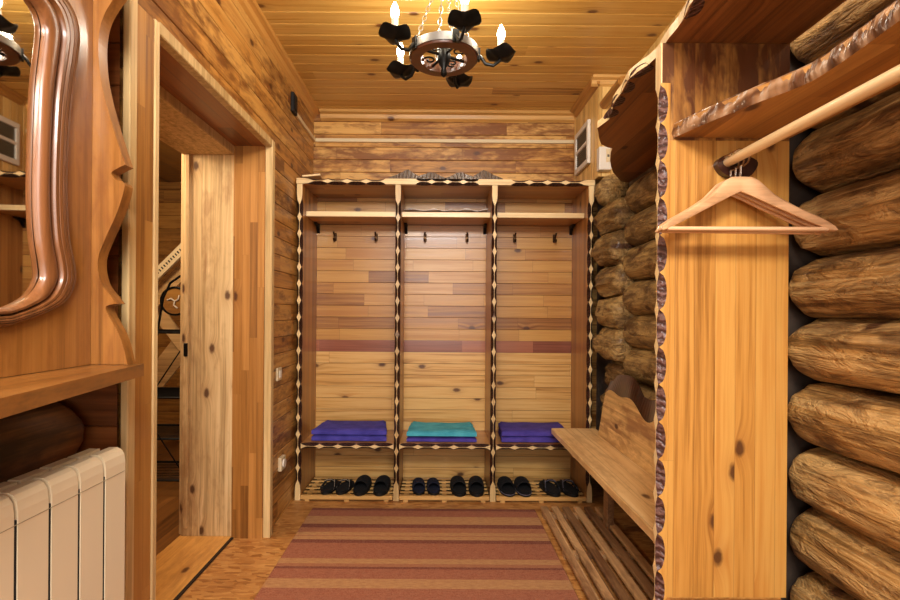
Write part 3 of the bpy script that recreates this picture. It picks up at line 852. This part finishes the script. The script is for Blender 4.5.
# floor grating
gr = thing('floor_grating', 'weathered slatted wooden floor grating lying under the bench edge', 'floor grating', (.78, 2.1, 0))
bm = NB()
for k in range(6):
    xx = .615 + k*.064
    box(bm, xx, xx+.04, 1.25, 2.84, G+.022, G+.042, .003)
obj('slat', bm, W['duck'], gr)
for y in (1.35, 1.85, 2.33, 2.78):
    bm = NB(); box(bm, .615, .98, y-.022, y+.022, G, G+.0215); obj('cross_bearer', bm, W['duck'], gr)

# ------------------------------------------------------------------ closet
YP = 1.371
cl = thing('open_closet', 'open wooden closet with knotty side panel and scalloped edge beside the log wall', 'closet', (.85, .5, 0))
bm = NB(); box(bm, .6605, 1.0, YP, YP+.034, .36, 1.664, 0); obj('side_panel', bm, W['panel'], cl)
bm = NB(); box(bm, .6605, 1.0, YP, YP+.034, 1.664, 1.8285, 0); box(bm, .6362, 1.0, YP, YP+.034, 1.8285, 1.942, 0); obj('upper_side_panel', bm, W['stainpanel'], cl)
bm = NB(); box(bm, .6605, .985, YP, YP+.034, G, .36, 0); obj('lower_side_panel', bm, W['cab_v'], cl)
bm = NB(); carved(bm, lambda a, b, c: (.632+c, YP+.017-b, G+a), 1.828-G, .034, .1085, .02, .021, .028, sol1=.008)
box(bm, .632, .636, YP, YP+.034, 1.828, 1.942, mi=0)
obj('carved_edge', bm, [W['pale_v'], W['carve2'], W['panel']], cl)
bm = NB(); box(bm, .655, .985, -.4, YP-.001, .325, .358, .003); obj('bottom_board', bm, W['closet_h'], cl)
bm = NB(); box(bm, .655, 1.0, -.44, -.405, G, 1.942); obj('side_panel', bm, W['panel'], cl)
# top board with wavy front edge and ragged far end
out = []
for i in range(50):
    y = -.42 + (1.92+.42)*i/49
    out.append((.640 + .012*math.sin(y*14.5) + .006*math.sin(y*31) + (.03*max(0, (y-1.75)/.17)**2), y))
for (p, q) in ((596, 128), (597, 132), (597.5, 137), (600, 144), (606, 147), (611, 148), (609.5, 153), (609, 160), (610, 166), (612, 172), (620, 181)):
    Yq = F*.775/(313.5-q); out.append(((p-438)*Yq/F, Yq))
out.append((1.12, 2.83)); out.append((1.12, 1.545)); out.append((1.0, 1.545)); out.append((1.0, -.42))
bm = NB(); prism(bm, out, lambda a, b, d: (a, b, d), 1.943, 1.972, 0, 1)
obj('top_board', bm, [W['closet_h'], W['pale']], cl)
# scallops along the top board's lower arris
for i in range(34):
    y = -.3 + i*.108
    if y > 1.9 or abs(y-YP) < .09: continue
    bm = NB(); rows = []
    for a in range(9):
        ya = y - .045 + .09*a/8; e = math.sqrt(max(0, 1-(2*a/8-1)**2))
        xe = .640 + .012*math.sin(ya*14.5) + .006*math.sin(ya*31)
        rows.append([bm.verts.new((xe-.0015, ya, 1.943+.016*e+.001)), bm.verts.new((xe+.006, ya, 1.9395)), bm.verts.new((xe+.006+.03*e, ya, 1.942))])
    for A, B in zip(rows, rows[1:]):
        for k in range(2): bm.faces.new((A[k], A[k+1], B[k+1], B[k]))
    obj('carved_scallop', bm, W['carve2'], cl, True)
# shelf with a curving carved edge
E = [(.669, 1.3705), (.700, 1.27), (.748, 1.15), (.785, 1.08), (.803, 1.03), (.800, .95), (.792, .88), (.783, .81), (.76, .68), (.73, .5), (.70, .3), (.68, .0), (.67, -.4)]
fine = []
for (a, b), (c, d) in zip(E, E[1:]):
    for j in range(6): fine.append((a+(c-a)*j/6, b+(d-b)*j/6))
fine.append(E[-1])
for _ in range(3):
    fine = [fine[0]] + [((fine[i-1][0]+2*fine[i][0]+fine[i+1][0])/4, (fine[i-1][1]+2*fine[i][1]+fine[i+1][1])/4) for i in range(1, len(fine)-1)] + [fine[-1]]
bm = NB(); zs0, zs1 = 1.672, 1.708
prism(bm, fine + [(1.0, -.4), (1.0, 1.3705)], lambda a, b, d: (a, b, d), zs0, zs1)
obj('hat_shelf', bm, W['hatshelf'], cl)
bm = NB(); secs = []
dense = []
for (a, b), (c, d) in zip(fine, fine[1:]):
    for j in range(4): dense.append((a+(c-a)*j/4, b+(d-b)*j/4))
for i, (a, b) in enumerate(dense):
    w_ = .0035*math.sin(i*.37) + .0015*math.sin(i*1.3)
    secs.append([bm.verts.new(p) for p in ((a-.001, b, zs0-.002), (a-.006+w_*.6, b, zs0+.012), (a+.002+w_, b, zs1+.004+w_*.6), (a+.014+w_, b, zs1+.006))])
for A, B in zip(secs, secs[1:]):
    for k in range(3): bm.faces.new((A[k], A[k+1], B[k+1], B[k]))
obj('carved_shelf_edge', bm, W['bark'], cl, True)
RX, RZ = .812, 1.596
bm = NB(); tube(bm, [(RX, -.40, RZ), (RX, YP-.022, RZ)], .0135, 18); obj('hanging_rod', bm, W['rod'], cl, True)
bm = NB()
ol = []
for i in range(26):
    th = 2*PI*i/26; ol.append((RX+.028 + .056*math.cos(th)*(1+.08*math.sin(3*th)), RZ-.010 + .035*math.sin(th)*(1+.1*math.cos(2*th+1))))
prism(bm, ol, lambda a, b, d: (a, d, b), YP-.0215, YP-.001); obj('rod_holder', bm, W['darkcarve'], cl, True)

# hangers ---------------------------------------------------------------------
def make_hanger():
    t_ = bpy.data.objects.new('coat_hanger', None); C.objects.link(t_)
    up = [(0, 0), (10, .5), (17, 4), (25, 12), (33, 20), (45, 28), (60, 37), (75, 45), (83, 50), (88, 54.5), (89.5, 58)]
    lo_ = [(0, 15.5), (10, 20), (25, 28), (45, 38.5), (60, 46.5), (75, 54), (83, 58.5), (88, 60.5), (89.5, 59)]
    def ip(T, x):
        for (a, b), (c, d) in zip(T, T[1:]):
            if a <= x <= c: return b+(d-b)*(x-a)/(c-a)
        return T[-1][1]
    k = 1/394.0
    bm = NB(); secs = []
    for i in range(-36, 37):
        xp = 89.5*i/36; x = xp*k; ax = abs(xp)
        zu, zl = -ip(up, ax)*k, -ip(lo_, ax)*k
        yb = -.035*(ax/89.5)**1.3
        th = .0075 - .002*ax/89.5
        zm = (zu-zl)*.18
        secs.append([bm.verts.new(p) for p in ((x, yb-th, zl+zm), (x, yb-th, zu-zm), (x, yb-th*.4, zu), (x, yb+th*.4, zu), (x, yb+th, zu-zm), (x, yb+th, zl+zm), (x, yb+th*.4, zl), (x, yb-th*.4, zl))])
    for A, B in zip(secs, secs[1:]):
        for j in range(8): bm.faces.new((A[j], A[(j+1) % 8], B[(j+1) % 8], B[j]))
    bm.faces.new(secs[0]); bm.faces.new(secs[-1])
    obj('shoulders', bm, W['hanger'], t_, True)
    bm = NB(); tube(bm, [(-.208, -.030, -.145), (.208, -.030, -.145)], .0058, 10); obj('trouser_bar', bm, W['hanger'], t_, True)
    bm = NB(); P = [(0, 0, -.004), (0, 0, .0295)]
    for j in range(15):
        a = -PI*.5 + j/14*1.32*PI
        P.append((.0225*math.cos(a), 0, .052+.0225*math.sin(a)))
    tube(bm, P, .0027, 8); obj('hook', bm, W['chrome'], t_, True)
    return t_
hp = make_hanger()
HL = ['light wooden coat hanger first on the rod, in front of the other two', 'light wooden coat hanger second on the rod, behind the front one', 'light wooden coat hanger last on the rod, closest to the dark holder']
for i in range(3):
    o = hp if i == 0 else copy_thing(hp)
    o.location = (RX, 1.292+.022*i, RZ+.0135-.0198+.0006-.052)
    o.rotation_euler.z = math.radians((-1, .5, 1.5)[i])
    tag(o, HL[i], 'hanger', 'wooden hangers on the closet rod')

# ------------------------------------------------------------------ vent, boxes, trunking
vn = thing('vent_grille', 'white framed double vent grille on the pale boxing above the cabinet', 'vent', (.95, 3.1, 2.37))
vy0, vy1, vz0, vz1 = 3.06, 3.353, 2.13, 2.41
bm = NB()
X0, X1 = .945, .966
for (a, b, c, d) in ((vy0, vy1, vz0, vz0+.035), (vy0, vy1, vz1-.035, vz1), (vy0, vy0+.03, vz0+.035, vz1-.035), (vy1-.03, vy1, vz0+.035, vz1-.035), (vy0+.03, vy1-.03, 2.262, 2.284)):
    box(bm, X0, X1, a, b, c, d, .003)
obj('frame', bm, W['white'], vn)
for a, b in ((vz0+.035, 2.262), (2.284, vz1-.035)):
    bm = NB(); n_ = 7
    box(bm, .961, .966, vy0+.03, vy1-.03, a, b)
    for j in range(n_):
        z = a + (b-a)*(j+.5)/n_; box(bm, .953, .961, vy0+.03, vy1-.03, z-.004, z+.004)
    obj('louvre', bm, W['ventpane'], vn)
th_ = thing('control_box', 'small white control box on the boxing end beside the log wall', 'control box', (1.0, 2.9, 2.12))
bm = NB(); box(bm, .957, 1.032, 2.868, 2.919, 2.03, 2.17, .006, seg=2); obj('housing', bm, W['white'], th_)
bm = NB(); box(bm, .998, 1.022, 2.865, 2.8685, 2.075, 2.155, .001); obj('face_plate', bm, W['cream'], th_)
bm = NB(); box(bm, 1.004, 1.016, 2.862, 2.8655, 2.105, 2.12, .001); obj('button', bm, W['greyplas'], th_)
# trunking on the left and back wall
bm = NB(); box(bm, XL, XL+.016, 2.98, YB-.001, 2.385, 2.410, .002); box(bm, XL+.016, .967, YB-.016, YB-.001, 2.385, 2.410, .002)
tag(obj('cable_trunking', bm, W['cream']), 'thin pale cable trunking running along the upper walls below the ceiling', 'cable trunking')
bm = NB(); box(bm, XL, XL+.02, 2.90, 2.978, 2.38, 2.50, .004); box(bm, XL+.02, XL+.024, 2.915, 2.963, 2.40, 2.48, .002)
tag(obj('junction_box', bm, W['sole']), 'black junction box on the upper wall at the end of the trunking', 'junction box')
sw = thing('light_switch', 'cream light switch on the planked wall between door and cabinet', 'light switch', (XL, 2.70, .815))
bm = NB(); box(bm, XL, XL+.014, 2.665, 2.735, .78, .852, .004, seg=2); obj('plate', bm, W['cream'], sw)
bm = NB(); box(bm, XL+.014, XL+.02, 2.682, 2.718, .795, .837, .003); obj('rocker', bm, W['white'], sw)
so = thing('power_socket', 'cream power socket low on the planked wall beside the cabinet', 'socket', (XL, 2.75, .30))
bm = NB(); box(bm, XL, XL+.022, 2.712, 2.79, .262, .338, .004, seg=2); obj('housing', bm, W['cream'], so)
bm = NB(); tube(bm, [(XL+.022, 2.751, .30), (XL+.03, 2.751, .30)], .024, 20); obj('socket_face', bm, W['white'], so, True)

# ------------------------------------------------------------------ mirror with shelf
XM = -.85
mr = thing('wall_mirror', 'wall mirror in a varnished carved wooden frame with a side wing and shelf', 'mirror', (XM, .7, 1.03))
def onM(p, q, X=XM):
    Y = F*(-X)/(438.0-p); return (Y, H+(313-q)*Y/F)
inner = [(14, -4), (27, 12), (33, 30), (32, 50), (29, 75), (27, 100), (25.5, 150), (25, 200), (27.5, 240), (32, 268), (32, 282), (26, 297), (12, 306), (0, 311)]
outer = [(53, -6), (66, 14), (72, 37), (70.5, 60), (67, 83), (63, 120), (60.5, 160), (60.5, 200), (63, 240), (69, 268), (69.5, 285), (61, 303), (40, 316), (0, 330)]
def dens(P, n=6):
    pts = [onM(*p) for p in P]; out = []
    for i in range(len(pts)-1):
        p0 = pts[max(0, i-1)]; p1 = pts[i]; p2 = pts[i+1]; p3 = pts[min(len(pts)-1, i+2)]
        for j in range(n):
            t_ = j/n
            out.append(tuple(.5*((2*p1[k]) + (-p0[k]+p2[k])*t_ + (2*p0[k]-5*p1[k]+4*p2[k]-p3[k])*t_*t_ + (-p0[k]+3*p1[k]-3*p2[k]+p3[k])*t_**3) for k in (0, 1)))
    out.append(pts[-1]); return out
di, do = dens([(p+(6 if q < 290 else 3), q) for p, q in inner]), dens([(p+3, q) for p, q in outer])
# close the loop toward the near side (outside the photograph)
YE = .26
zt_i, zt_o = 2.02, 2.06
zb_i, zb_o = di[-1][1]-.02, do[-1][1]-.02
def loop(dd, ze_b, ze_t, yend):
    top_y = dd[0][0]-.12
    L = [(yend, ze_t), (yend+.2, ze_t+.0), (top_y, ze_t-.0), ((top_y+dd[0][0])/2+.03, (ze_t+dd[0][1])/2+.03)] + list(dd) + [((dd[-1][0]+yend)/2, ze_b), (yend, ze_b)]
    return L
li, lo2 = loop(di, zb_i, zt_i, YE), loop(do, zb_o, zt_o, YE-.07)
YW = 1.175
# flat frame board
ring_out = []
for (y, z) in lo2:     # push outward to the frame's rectangle
    pass
bm = NB()
n = len(lo2)
rect = []
for i, (y, z) in enumerate(lo2):
    if i == 0: rect.append((YE-.16, 2.2))
    elif i <= 3: rect.append((y, 2.2))
    elif i < 4+len(do):
        # right side and lower run
        f = (i-4)/(len(do)-1)
        if z > 1.17 and y > .98: rect.append((YW, z if f > .02 else 2.2))
        else: rect.append((y if y < .98 else YW, 1.034))
    elif i == n-1: rect.append((YE-.16, 1.034))
    else: rect.append((y, 1.034))
A = [bm.verts.new((XM, y, z)) for y, z in lo2]; B = [bm.verts.new((XM, y, z)) for y, z in rect]
for i in range(n):
    j = (i+1) % n
    try: bm.faces.new((A[i], A[j], B[j], B[i]))
    except Exception: pass
bmesh.ops.remove_doubles(bm, verts=bm.verts, dist=1e-5)
o = obj('frame_board', bm, W['mirror'], mr)
# moulding with beads, swept between inner and outer loops
bm = NB(); prof = []
prof = [(0, .0), (.0, .012), (.05, .020), (.15, .026), (.27, .025), (.36, .017), (.39, .009), (.41, .020), (.45, .026), (.53, .026), (.55, .019), (.57, .026), (.65, .027), (.67, .019), (.69, .026), (.77, .025), (.79, .017), (.81, .023), (.90, .020), (.96, .013), (1, .0)]
rows = [[bm.verts.new((XM+h*.75, li[i][0]+(lo2[i][0]-li[i][0])*f, li[i][1]+(lo2[i][1]-li[i][1])*f)) for f, h in prof] for i in range(n)]
for i in range(n):
    A, B = rows[i], rows[(i+1) % n]
    for k in range(len(prof)-1): bm.faces.new((A[k], A[k+1], B[k+1], B[k]))
obj('moulding', bm, W['mould'], mr, True)
bm = NB(); f_ = bm.faces.new([bm.verts.new((XM+.0175-.036*(y-.5), y, z)) for y, z in li]); f_.normal_update(); bmesh.ops.triangulate(bm, faces=[f_])
obj('mirror_glass', bm, W['mglass'], mr)
bm = NB(); box(bm, XM-.03, XM-.004, YE-.16, YW, 1.034, 2.2); obj('backing_board', bm, W['mirror'], mr)
# wing facing the viewer at the far end
S = [(125, 3), (117, 14), (109, 30), (105.5, 52), (107, 80), (112, 105), (119, 130), (127, 155), (132.5, 171), (126, 174), (119, 179), (124, 186), (132, 191), (125, 217), (114, 242), (106.5, 264), (110, 286), (121, 301), (125.5, 306.5), (115, 309), (117, 317.5), (126.5, 334), (132, 349), (136, 366.5)]
YWb = 1.208
pt = lambda p, q: ((p-438.0)*YWb/F, H+(313.2-q)*YWb/F)
def spline(P, n=5):
    out = []
    for i in range(len(P)-1):
        p0, p1, p2, p3 = P[max(0, i-1)], P[i], P[i+1], P[min(len(P)-1, i+2)]
        for j in range(n):
            t_ = j/n
            out.append(tuple(.5*((2*p1[k]) + (-p0[k]+p2[k])*t_ + (2*p0[k]-5*p1[k]+4*p2[k]-p3[k])*t_*t_ + (-p0[k]+3*p1[k]-3*p2[k]+p3[k])*t_**3) for k in (0, 1)))
    return out + [P[-1]]
S = spline(S[:9])[:-1] + spline(S[8:12])[:-1] + spline(S[11:19])[:-1] + spline(S[18:])
sp_ = [pt(*p) for p in S]
wing = [(-.885, 1.034), (sp_[-1][0], 1.034)] + list(reversed(sp_)) + [(sp_[0][0]-.012, 2.03), (sp_[0][0]-.05, 2.15), (-.885, 2.2)]
bm = NB(); prism(bm, wing, lambda a, b, d: (a, d, b), YW+.001, YWb)
obj('carved_wing', bm, W['mirror_x'], mr)
bm = NB()
prism(bm, [(-.90, 1.213), (-.742, 1.213), (-.740, 1.20), (-.690, .9), (-.66, .74), (-.63, .6), (-.62, .3), (-.64, .05), (-.90, .05)], lambda a, b, d: (a, b, d), 1.002, 1.033)
obj('shelf', bm, W['mirror_h'], mr)

# ------------------------------------------------------------------ radiator
rd = thing('radiator', 'cream sectional radiator below the mirror shelf', 'radiator', (-.83, .8, .25))
XF = -.777; yend = 1.197; pitch = .0785; zb, zt = .27, .826
for k in range(11):
    y1 = yend - k*pitch; y0 = y1 - pitch + .0085
    bm = NB()
    pr = [(XF-.095, zb), (XF-.012, zb), (XF, zb+.02), (XF, zt-.035), (XF-.003, zt-.016), (XF-.010, zt-.005), (XF-.02, zt), (XF-.040, zt), (XF-.042, zt-.03), (XF-.062, zt-.03), (XF-.064, zt-.004), (XF-.09, zt-.004), (XF-.095, zt-.012)]
    prism(bm, pr, lambda a, b, d: (a, d, b), y0, y1)
    es = [e for e in bm.edges if abs(e.verts[0].co.y-e.verts[1].co.y) < 1e-6 and e.verts[0].co.x > XF-.05 and e.verts[1].co.x > XF-.05 and len(e.link_faces) == 2 and e.link_faces[0].normal.angle(e.link_faces[1].normal, 0) > 1]
    obj('section', bm, W['radiator'], rd)
bm = NB(); box(bm, XF-.085, XF-.0025, yend-11*pitch+.02, yend-.01, zb+.02, zt-.05); obj('shade_core', bm, W['radgap'], rd)  # black filler, puts the shade between the sections into colour
bm = NB(); box(bm, XF-.001+.0005, XF+.0012, yend-11*pitch+.01, yend-.004, zt-.058, zt-.0572); obj('groove', bm, W['groove'], rd)
for yy in (.5, 1.05):
    bm = NB(); box(bm, -.93, XF-.09, yy-.02, yy+.02, zt-.12, zt-.06); obj('wall_bracket', bm, W['white'], rd)

# ------------------------------------------------------------------ things seen through the doorway
def ray(p, q, Y): return Vector(((p-438)*Y/F, Y, H+(313-q)*Y/F))
rk = thing('wire_rack', 'black wire shelf rack standing in the hall beyond the doorway', 'rack', (-1.8, 3.2, 0))
xa, xb, ya, yb = -2.15, -1.56, 3.02, 3.40
for (x, y) in ((xa, ya), (xb, ya), (xa, yb), (xb, yb)):
    bm = NB(); tube(bm, [(x, y, .0), (x, y, 1.12)], .008, 8); obj('post', bm, W['blackmetal'], rk)
for z in (.10, .36, .62, 1.03):
    bm = NB()
    for (p, q) in (((xa, ya), (xb, ya)), ((xb, ya), (xb, yb)), ((xb, yb), (xa, yb)), ((xa, yb), (xa, ya))): tube(bm, [(*p, z), (*q, z)], .007, 6)
    for k in range(1, 12):
        y = ya + (yb-ya)*k/12; tube(bm, [(xa, y, z), (xb, y, z)], .003, 5)
    obj('wire_shelf', bm, W['blackmetal'], rk)
for s in (0, 1):
    bm = NB()
    P = [(xa, ya-.01, .1+.9*s), (xb, ya-.01, 1.0-.9*s)]
    tube(bm, P, .004, 6); obj('cross_brace', bm, W['blackmetal'], rk)
# leaning boards
def lean(name, pa, qa, pb, qb, Y, w, th, m, label, cat, holes=False):
    a, b = ray(pa, qa, Y), ray(pb, qb, Y); d = (b-a); L = d.length; d.normalize()
    ang = math.atan2(d.z, d.x)
    M = Matrix.Translation(a) @ Matrix.Rotation(-ang, 4, 'Y')
    bm = NB(); box(bm, 0, L, -th/2, th/2, -w/2, w/2, .003, M=M)
    o = obj(name, bm, m)
    if holes:
        o2 = thing(name+'_x', label, cat, tuple(a))
        return o
    return tag(o, label, cat)
W['farpale'] = wood('hall_pale_board', ['#b58a54', '#c99f68', '#d6b07a'], 'X', 'Z', None, knots=.3, coat=.1)
lean('leaning_board', 146, 312, 200, 254, 3.60, .10, .02, W['farpale'], 'pale board slanting upward behind the wire rack in the hall', 'board')
lean('leaning_board', 146, 298, 200, 368, 3.66, .10, .02, W['farpale'], 'pale board slanting downward behind the wire rack in the hall', 'board')
lean('leaning_board', 140, 402, 200, 325, 3.72, .17, .02, W['farpale'], 'wide pale board low behind the wire rack in the hall', 'board')
# perforated rail
a, b = ray(146, 287, 3.52), ray(200, 233, 3.52); d = (b-a); L = d.length; ang = math.atan2(d.z, d.x)
pr_ = thing('perforated_rail', 'pale perforated metal rail slanting across the hall wall', 'rail', tuple(a))
M = Matrix.Translation(a) @ Matrix.Rotation(-ang, 4, 'Y')
bm = NB(); box(bm, 0, L, -.012, .012, -.035, .035, .002, M=M); obj('strip', bm, W['cream'], pr_)
for k in range(24):
    bm = NB() if k == 0 else bm
    box(bm, L*(k+.3)/24, L*(k+.7)/24, -.0135, -.0118, -.010, .010, M=M)
obj('perforation', bm, W['sole'], pr_)
# reel
rl = thing('wall_reel', 'round brown reel with dark rim hanging in the hall', 'reel', tuple(ray(175, 303, 3.5)))
c = ray(175, 303, 3.48)
bm = NB(); prism(bm, [(.10*math.cos(2*PI*i/28), .10*math.sin(2*PI*i/28)) for i in range(28)], lambda a, b, d: (c.x+a, c.y+d, c.z+b), 0, .02); obj('disc', bm, W['farwall'], rl)
bm = NB(); tube(bm, [(c.x+.10*math.cos(2*PI*i/28), c.y-.004, c.z+.10*math.sin(2*PI*i/28)) for i in range(28)], .008, 6, closed=True); obj('rim', bm, W['blackmetal'], rl)
bm = NB()
for i in range(3):
    th = .4 + i*2.1; tube(bm, [(c.x, c.y-.006, c.z), (c.x+.03*math.cos(th), c.y-.01, c.z+.03*math.sin(th)), (c.x+.055*math.cos(th+.5), c.y-.006, c.z+.055*math.sin(th+.5))], .006, 6)
obj('spring_clip', bm, W['white'], rl)
bm = NB(); tube(bm, [ray(p, q, 2.95) for p, q in ((157, 338), (163, 300), (170, 285), (180, 278), (190, 277))], .007, 6)
tag(obj('cable', bm, W['blackmetal'], None, True), 'black cable hanging in a curve above the wire rack', 'cable')

# ------------------------------------------------------------------ lights, world, camera
def area(name, loc, target, size, e, col):
    ld = bpy.data.lights.new(name, 'AREA'); ld.energy = e; ld.color = col; ld.shape = 'RECTANGLE'; ld.size = size[0]; ld.size_y = size[1]
    o = bpy.data.objects.new(name, ld); C.objects.link(o); o.location = loc
    o.rotation_euler = (Vector(target)-Vector(loc)).to_track_quat('-Z', 'Y').to_euler()
area('ceiling_lamp', (0, -.7, 2.5), (0, .5, .8), (1.1, .6), 116, (1, .965, .92))
area('front_fill', (.1, -1.5, 1.45), (.1, 2, 1.1), (1.5, 1.5), 44, (1, .97, .93))  # added frontal fill from behind the camera, not a real window
ld = bpy.data.lights.new('hall_lamp', 'POINT'); ld.energy = 60; ld.color = (1, .8, .55); ld.shadow_soft_size = .15
o = bpy.data.objects.new('hall_lamp', ld); C.objects.link(o); o.location = (-2.0, 2.2, 2.1)
wd = bpy.data.worlds.new('world'); bpy.context.scene.world = wd; wd.use_nodes = True
wd.node_tree.nodes['Background'].inputs[0].default_value = (1, .85, .7, 1); wd.node_tree.nodes['Background'].inputs[1].default_value = .25

cam = bpy.data.cameras.new('camera'); co = bpy.data.objects.new('camera', cam); C.objects.link(co)
cam.sensor_width = 36; cam.lens = F/900*36; cam.shift_x = 12/900; cam.shift_y = 13/900; cam.clip_start = .02
co.matrix_world = Matrix.Translation((0, 0, H)) @ Matrix.Rotation(PI/2, 4, 'X') @ Matrix.Rotation(.0072, 4, 'Z')
sc = bpy.context.scene; sc.camera = co
sc.view_settings.view_transform = 'Standard'; sc.view_settings.exposure = 0.12; sc.view_settings.gamma = .93
